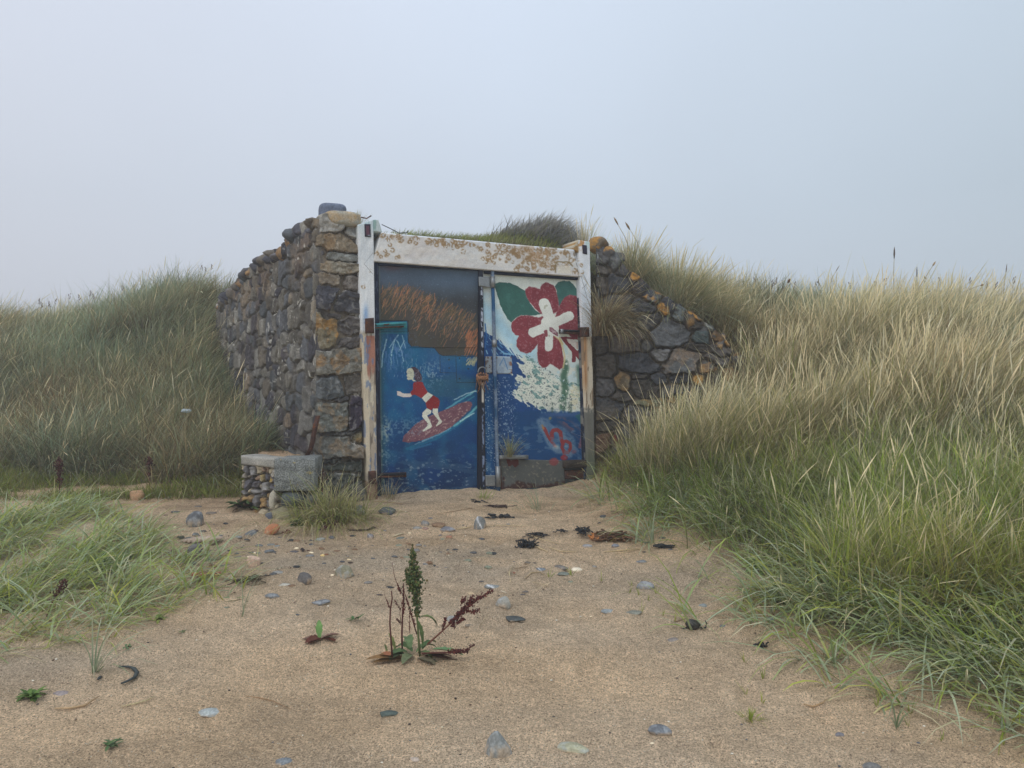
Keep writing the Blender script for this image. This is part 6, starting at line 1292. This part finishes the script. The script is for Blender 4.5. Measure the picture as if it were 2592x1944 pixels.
strap([(247,1728),(251,1722),(255,1716)], .009, (60,66,66), 'short black kelp end beside the curled strap')
# green weeds
def leaf(p, az, L, w, rise, droop, col, mb, curl=0., ncut=0):
    p = np.array(p, float); V = []; F = []; n = 9; d = np.array([math.cos(az), math.sin(az), 0]); s = np.array([-math.sin(az), math.cos(az), 0]); th = rise
    C = []
    for i in range(n+1):
        t = i/n; ww = w*math.sin(math.pi*min(t*.92+.06, 1))**.8*(1+.16*math.sin(i*2.7+ncut)); 
        V += [p-s*ww/2+np.array([0, 0, ww*.18+curl*ww]), p+np.array([0, 0, 0]), p+s*ww/2+np.array([0, 0, ww*.18-curl*ww*.3])]; C += [np.array(col)*(.9+.2*random.random())]*3
        th -= droop/n; p = p+(d*math.cos(th)+np.array([0, 0, math.sin(th)]))*L/n; az += curl*.05
    for i in range(n): F += [[i*3, i*3+1, i*3+4, i*3+3], [i*3+1, i*3+2, i*3+5, i*3+4]]
    V = np.array(V); mb.V.append(V); mb.F += [[a+mb.n for a in f] for f in F]; mb.n += len(V); mb.C.append(np.array(C))
def weedlet(px, py, r, n, label, pal, name='weed', cat='weed', rise=(.2, .9), w=.3):
    G = ghit(px, py); mb = MB()
    for i in range(n): leaf(G+np.array([U(-.3,.3)*r, U(-.3,.3)*r, .003]), U(0, 6.28), U(.6, 1.1)*r, r*w, U(*rise), U(.3, 1.2), lin(random.choice(pal)), mb)
    return tag(mb.build(name, M['plant'], loc=tuple(G)), label, cat)
weedlet(275, 1430, .15, 34, 'bright green dandelion like rosette in the flattened lyme grass', [(86,116,56),(72,104,50),(100,126,64)], 'rosette', 'plant')
weedlet(78, 1766, .07, 26, 'small green weed near the left edge', [(98,126,58),(84,110,56)])
weedlet(282, 1890, .055, 14, 'small green weed at the bottom left corner', [(96,116,78),(84,110,66)])
weedlet(740+.2532*630, 1350+.2532*865, .05, 9, 'green sprout between the two dock plants', [(92,122,76),(84,112,66)], 'sprout', 'plant')
weedlet(320, 1640, .04, 6, 'tiny weed on sand below the lyme grass', [(92,122,76)])
weedlet(462, 1600, .025, 6, 'tiny weed speck right of the lyme grass', [(92,122,70)])
weedlet(*zb(1300,255), .13, 30, 'dark green leafy weed under the tussock', [(70,100,52),(58,86,46)])
weedlet(*zb(860,110), .16, 60, 'leafy weed at the corner of the low wall', [(66,90,48),(82,104,56),(96,76,56)])
for i, (px, py) in enumerate([(1975,1420),(2060,1410),(2130,1425),(2020,1460),(1920,1440)]): weedlet(px, py, .13, 26, 'silverweed like green leaves under the lyme grass edge', [(112,136,70),(96,122,60),(124,142,80)], 'ground_weed', 'weed')['group'] = 'leafy weeds under the lyme grass'
weedlet(400, 1570, .06, 14, 'yellowish weed right of the flattened lyme grass', [(140,146,74),(112,128,64)])
weedlet(740+.2532*280, 1350+.2532*1045, .001, 1, 'x', [(90,100,60)]); bpy.data.objects.remove([o for o in bpy.data.objects if o.get('label') == 'x'][0])
# dead dock rosette
G = ghit(740+.2532*290, 1350+.2532*1060); mb = MB(); t_ = thing('dock_seedling', 'young dock with one green leaf among withered brown leaves', 'plant', G)
for az_, L_, w_, c_, ri in [(3.05,.11,.035,(118,92,78),.15),(.30,.10,.045,(126,98,84),.35),(-.2,.11,.04,(104,62,48),.05),(3.6,.09,.06,(96,52,40),.1),(3.9,.08,.05,(100,58,44),.1)]:
    m2 = MB(); leaf(G+np.array([0, 0, .004]), az_, L_, w_, ri, .4, lin(c_), m2, .1); m2.build('leaf', M['plant'], t_)
m2 = MB(); leaf(G+np.array([-.01, 0, .004]), 1.9, .10, .035, 1.35, .5, lin((112,150,84)), m2, .1); m2.build('leaf', M['plant'], t_)
m2 = MB(); leaf(G+np.array([-.01, .01, .004]), 2.4, .07, .022, 1.2, .6, lin((104,140,80)), m2, .1); m2.build('leaf', M['plant'], t_)

# ------------------------------------------------------------ curled dock in the middle of the sand
def zd(x, y): return (740+.2532*x, 1350+.2532*y)
G = ghit(*zd(1180,1235)); DY = G[1]; dk = thing('dock_plant', 'curled dock with green seed spike and rust red dead stems in mid sand', 'plant', G)
def dp(x, y, dy=0.): a = zd(x, y); return un(a[0], a[1], DY+dy)
def stem(pts, r, col, parent, name='stem', n=6, dy=0.):
    P = [dp(a, b, dy) for a, b in pts]; V, F = tube(P, [r*(1-.45*i/(len(P)-1)) for i in range(len(P))], n); return mk(name, V, F, M['plant'], parent, np.tile(lin(col)*1.1, (len(V), 1)))
def seeds(P0, P1, n, spread, size, pal, mb, taper=True):
    P0 = np.array(P0); P1 = np.array(P1)
    for i in range(n):
        t = random.random(); s = spread*(math.sin(math.pi*min(max(t, .06), 1))**.5 if taper else 1); p = P0*(1-t)+P1*t+np.array([random.gauss(0, s*.5), random.gauss(0, s*.5), random.gauss(0, size)])
        V, F = rock((size*U(.6, 1.2), size*U(.6, 1.2), size*U(.7, 1.3)), int(U(0, 40)), 4, sub=1, round_=.5, noise=.2); mb.add(V+p, F, lin(random.choice(pal))*U(.7, 1.25))
RED = [(98,50,48),(84,42,42),(116,60,52),(72,38,38)]; GRS = [(90,106,62),(76,94,56),(104,114,66),(66,82,50),(110,100,64)]
st = stem([(1275,1225),(1262,1050),(1248,850),(1240,650),(1215,380),(1200,130)], .0065, (100,110,70), dk)
mb = MB(); seeds(dp(1250,830), dp(1200,160), 640, .030, .0062, GRS, mb); seeds(dp(1235,620), dp(1205,300), 420, .040, .0066, GRS, mb); seeds(dp(1185,560), dp(1130,360), 90, .010, .005, GRS, mb); seeds(dp(1240,520), dp(1283,380), 80, .009, .005, GRS, mb); seeds(dp(1170,500), dp(1165,420), 50, .012, .005, GRS, mb); seeds(dp(1203,190), dp(1201,112), 40, .006, .004, [(120,92,70),(96,100,60)], mb)
mb.build('seed_head', M['plant'], st)
s1 = stem([(998,1240),(985,1050),(975,900),(980,760),(998,650),(990,575)], .0055, (92,58,52), dk, dy=-.03); stem([(978,750),(955,700),(935,650),(918,600)], .002, (98,62,54), s1, 'twig', dy=-.03); mb = MB(); seeds(dp(975,745,-.03), dp(938,665,-.03), 26, .004, .0035, RED, mb); mb.build('seed_cluster', M['plant'], s1)
s2 = stem([(1100,1210),(1095,1000),(1102,800),(1115,650),(1110,500)], .0055, (88,50,48), dk, dy=.02)
mb = MB(); seeds(dp(1110,820,.02), dp(1112,560,.02), 90, .008, .004, RED, mb); seeds(dp(1090,590,.02), dp(1045,510,.02), 36, .006, .004, RED, mb); seeds(dp(1075,760,.02), dp(1025,670,.02), 30, .005, .0035, RED, mb); seeds(dp(1080,900,.02), dp(1040,855,.02), 24, .006, .0035, RED, mb); mb.build('seed_cluster', M['plant'], s2)
stem([(1095,900),(1060,870),(1040,850)], .002, (98,60,54), s2, 'twig', dy=.02); stem([(1085,890),(1075,800),(1095,700),(1110,640)], .0018, (110,74,62), s2, 'twig', dy=.02); stem([(1112,620),(1060,540),(1020,430),(1005,340),(998,290)], .0022, (104,70,64), s2, 'twig', dy=.02)
s3 = stem([(1245,1010),(1200,860),(1160,700),(1125,600)], .004, (96,64,54), dk, dy=.0); mb = MB(); seeds(dp(1230,930), dp(1130,620), 70, .007, .004, RED, mb); seeds(dp(1170,980), dp(1180,740), 30, .005, .0035, RED, mb); mb.build('seed_cluster', M['plant'], s3); stem([(1175,1000),(1170,850),(1182,740)], .002, (98,62,54), s3, 'twig')
s4 = stem([(1350,1110),(1440,1030),(1560,920),(1650,830),(1760,740),(1880,640),(2000,575)], .005, (110,70,58), dk, dy=-.05)
mb = MB()
for a, b, n, sp in [((1580,915),(1690,780),90,.016),((1640,840),(1800,640),120,.014),((1720,770),(1880,620),120,.014),((1850,660),(2005,572),60,.008),((1640,900),(1720,850),50,.007),((1700,790),(1865,775),80,.010),((1505,960),(1535,850),50,.007),((1600,910),(1620,930),16,.006),((1690,700),(1720,640),40,.012)]: seeds(dp(*a, -.05), dp(*b, -.05), n, sp, .0052, RED, mb, False)
mb.build('seed_cluster', M['plant'], s4); stem([(1505,975),(1520,900),(1537,850)], .002, (98,60,54), s4, 'twig', dy=-.05); stem([(1500,975),(1520,1000),(1532,1015)], .002, (98,60,54), s4, 'twig', dy=-.05)
s5 = stem([(1290,1200),(1500,1190),(1680,1195),(1760,1160),(1820,1105)], .004, (92,52,46), dk, dy=-.08); mb = MB(); seeds(dp(1560,1185,-.08), dp(1760,1170,-.08), 110, .010, .005, RED, mb, False); seeds(dp(1700,1190,-.08), dp(1825,1105,-.08), 30, .004, .004, RED, mb, False); mb.build('seed_cluster', M['plant'], s5)
stem([(1250,600),(1290,600),(1308,575),(1290,545),(1250,548)], .003, (116,110,72), st, 'tendril')
def ld(x, y, az_, L_, w_, ri, dr, c_, curl=.1, dy=0.): 
    m2 = MB(); leaf(dp(x, y, dy), az_, L_, w_, ri, dr, lin(c_)*1.1, m2, curl); return m2.build('leaf', M['plant'], dk)
ld(1265,850,0,.13,.035,.7,2.2,(104,122,72)); ld(1340,830,.1,.11,.03,-.1,1.5,(98,104,62)); ld(1250,870,-.6,.13,.03,-.9,.7,(92,110,66),dy=-.01)
for a in [(1180,1150,1.9,.14,.05,.9,1.4,(98,118,78)),(1200,1180,2.6,.15,.05,.8,1.8,(90,112,70)),(1240,1190,.6,.13,.045,.9,1.6,(98,118,74)),(1150,1190,3.4,.12,.045,.5,1.3,(84,104,66)),(1260,1200,-.5,.10,.04,.7,1.6,(96,112,70)),(1200,1215,-2.0,.10,.05,.4,1.0,(104,112,80)),(1120,1205,-2.6,.09,.05,.3,.9,(92,100,70)),(1300,1160,1.0,.12,.04,.8,1.4,(84,108,66)),(1030,1180,2.2,.11,.02,1.2,.8,(106,112,62)),(950,1215,2.0,.07,.012,1.0,.7,(92,98,58))]: ld(*a)
ld(1400,1160,-.25,.17,.055,.1,.35,(104,136,92),dy=-.04)
for a in [(1100,1240,3.15,.19,.05,.05,.2,(128,98,62)),(1150,1255,3.3,.18,.045,.03,.15,(112,86,54)),(1250,1250,-.6,.12,.06,.05,.2,(112,104,82)),(1200,1290,-.2,.13,.04,.12,.35,(150,92,74)),(1130,1290,-.35,.13,.04,.08,.3,(128,118,78)),(1320,1230,-.1,.15,.05,.06,.25,(88,60,48)),(1300,1215,.1,.16,.04,.08,.3,(98,66,50)),(1280,1270,-.4,.12,.05,.03,.15,(96,96,72)),(1400,1240,-.15,.16,.012,.05,.2,(98,72,56)),(1000,1225,2.8,.08,.04,.2,.5,(150,96,66))]: ld(*a, dy=-.03)
# dead docks further off
def deaddock(px, y0, y1, label, lean=0, Yo=None):
    G = ghit(px, y1); Yd = G[1]; T = un(px+lean, y0, Yd); t_ = thing('dead_dock', label, 'plant', G); mid = G*.5+T*.5+np.array([.005, 0, 0]); V, F = tube([G, mid, T], [.006, .005, .003], 6); mk('stem', V, F, M['plant'], t_, np.tile(lin((96,60,50)), (len(V), 1)))
    mb = MB(); sz = .0045*Yd/4.2
    seeds(G*.45+T*.55, T, 170, .034, sz*1.1, [(84,46,42),(72,40,38),(98,58,50)], mb); seeds(G*.6+T*.4, G*.5+T*.5, 30, .03, sz, RED, mb, False); mb.build('seed_head', M['plant'], t_)
deaddock(150, 1160, 1262, 'dead rust brown dock spike nearest the left edge'); deaddock(378, 1158, 1232, 'dead dark dock spike in front of the dune turf')
deaddock(118, 1468, 1560, 'slanting dead dock spike in the flattened lyme grass', 45); deaddock(806, 1190, 1295, 'dead red dock stem rising through the tussock', 12)
# grit: tiny shell and stone fragments
g = MB()
x, y = scatter(430, -2.6, 2.0, 2.8, 6.6, lambda x, y: ((sdist(DUNE_R, x, y) < -.1) & inview(x, y, 0))*np.where((y > 4.9) & (y < 6.1) & (x < 0), 1., .25)); z = ghz(x, y)
for i in range(len(x)):
    s = U(.0035, .009); V, F = rock((s, s*.8, s*.5), i % 37, 5, sub=1, round_=.2); g.add(V+np.array([x[i], y[i], z[i]+s*.2]), F, lin(random.choice([(214,204,178),(92,84,76),(70,64,60),(120,104,88),(104,106,108),(226,220,204),(84,66,54)]))*1.2)
tag(g.build('shell_grit', M['rock']), 'scattered tiny shell and stone fragments across the sand', 'grit', kind='stuff')
g = GB(); x, y = scatter(170, -3.2, 2.2, 4.2, 7.3, lambda x, y: ((sdist(DUNE_R, x, y) < .1) & (sdist(RGN, x, y) < -.3)).astype(float)*np.where(y > 6.2, 1, .3)); n = len(x)
g.add(blades(on_ground(x, y, .006), U(.05, .22, n), U(0, 6.28, n), U(1.25, 1.56, n), U(-.1, .2, n), U(.002, .005, n), mixpal(n, [(DEAD, 2), (STRAW, 2)]), mixpal(n, [(STRAW, 2), (DEAD, 1)]), 'thin'))
tag(g.build('straw_litter'), 'loose straw blown over the sand before the doors', 'straw', kind='stuff')
# white scrap in the dune grass
c = un(472, 1040, 8.75); V, F = rock((.06, .04, .025), 9, 7, sub=3, round_=.1, noise=.4); tag(mk('litter', V+c, F, M['shell'], None, np.tile(lin((176,190,196)), (len(V), 1)), loc=tuple(c)), 'crumpled pale plastic caught in the dune grass left of the wall', 'litter')

# ------------------------------------------------------------ haze volume added to stand in for the lens veil
HZ = 0.007
if HZ:
    V, F = box((-330, -180, -2.5), (660, 0, 0), (0, 560, 0), (0, 0, 11)); m = bpy.data.materials.new('veil_haze'); m.use_nodes = True; n = m.node_tree; n.nodes.clear()
    o_ = n.nodes.new('ShaderNodeOutputMaterial'); v = n.nodes.new('ShaderNodeVolumePrincipled'); v.inputs['Color'].default_value = (.90,.94,1,1); v.inputs['Density'].default_value = HZ; v.inputs['Anisotropy'].default_value = .2
    n.links.new(v.outputs[0], o_.inputs['Volume']); hz = mk('haze', V, F, m, smooth=False); tag(hz, kind='stuff'); hz['label'] = 'thin haze added over the whole beach for the lens veil'; hz['category'] = 'haze'
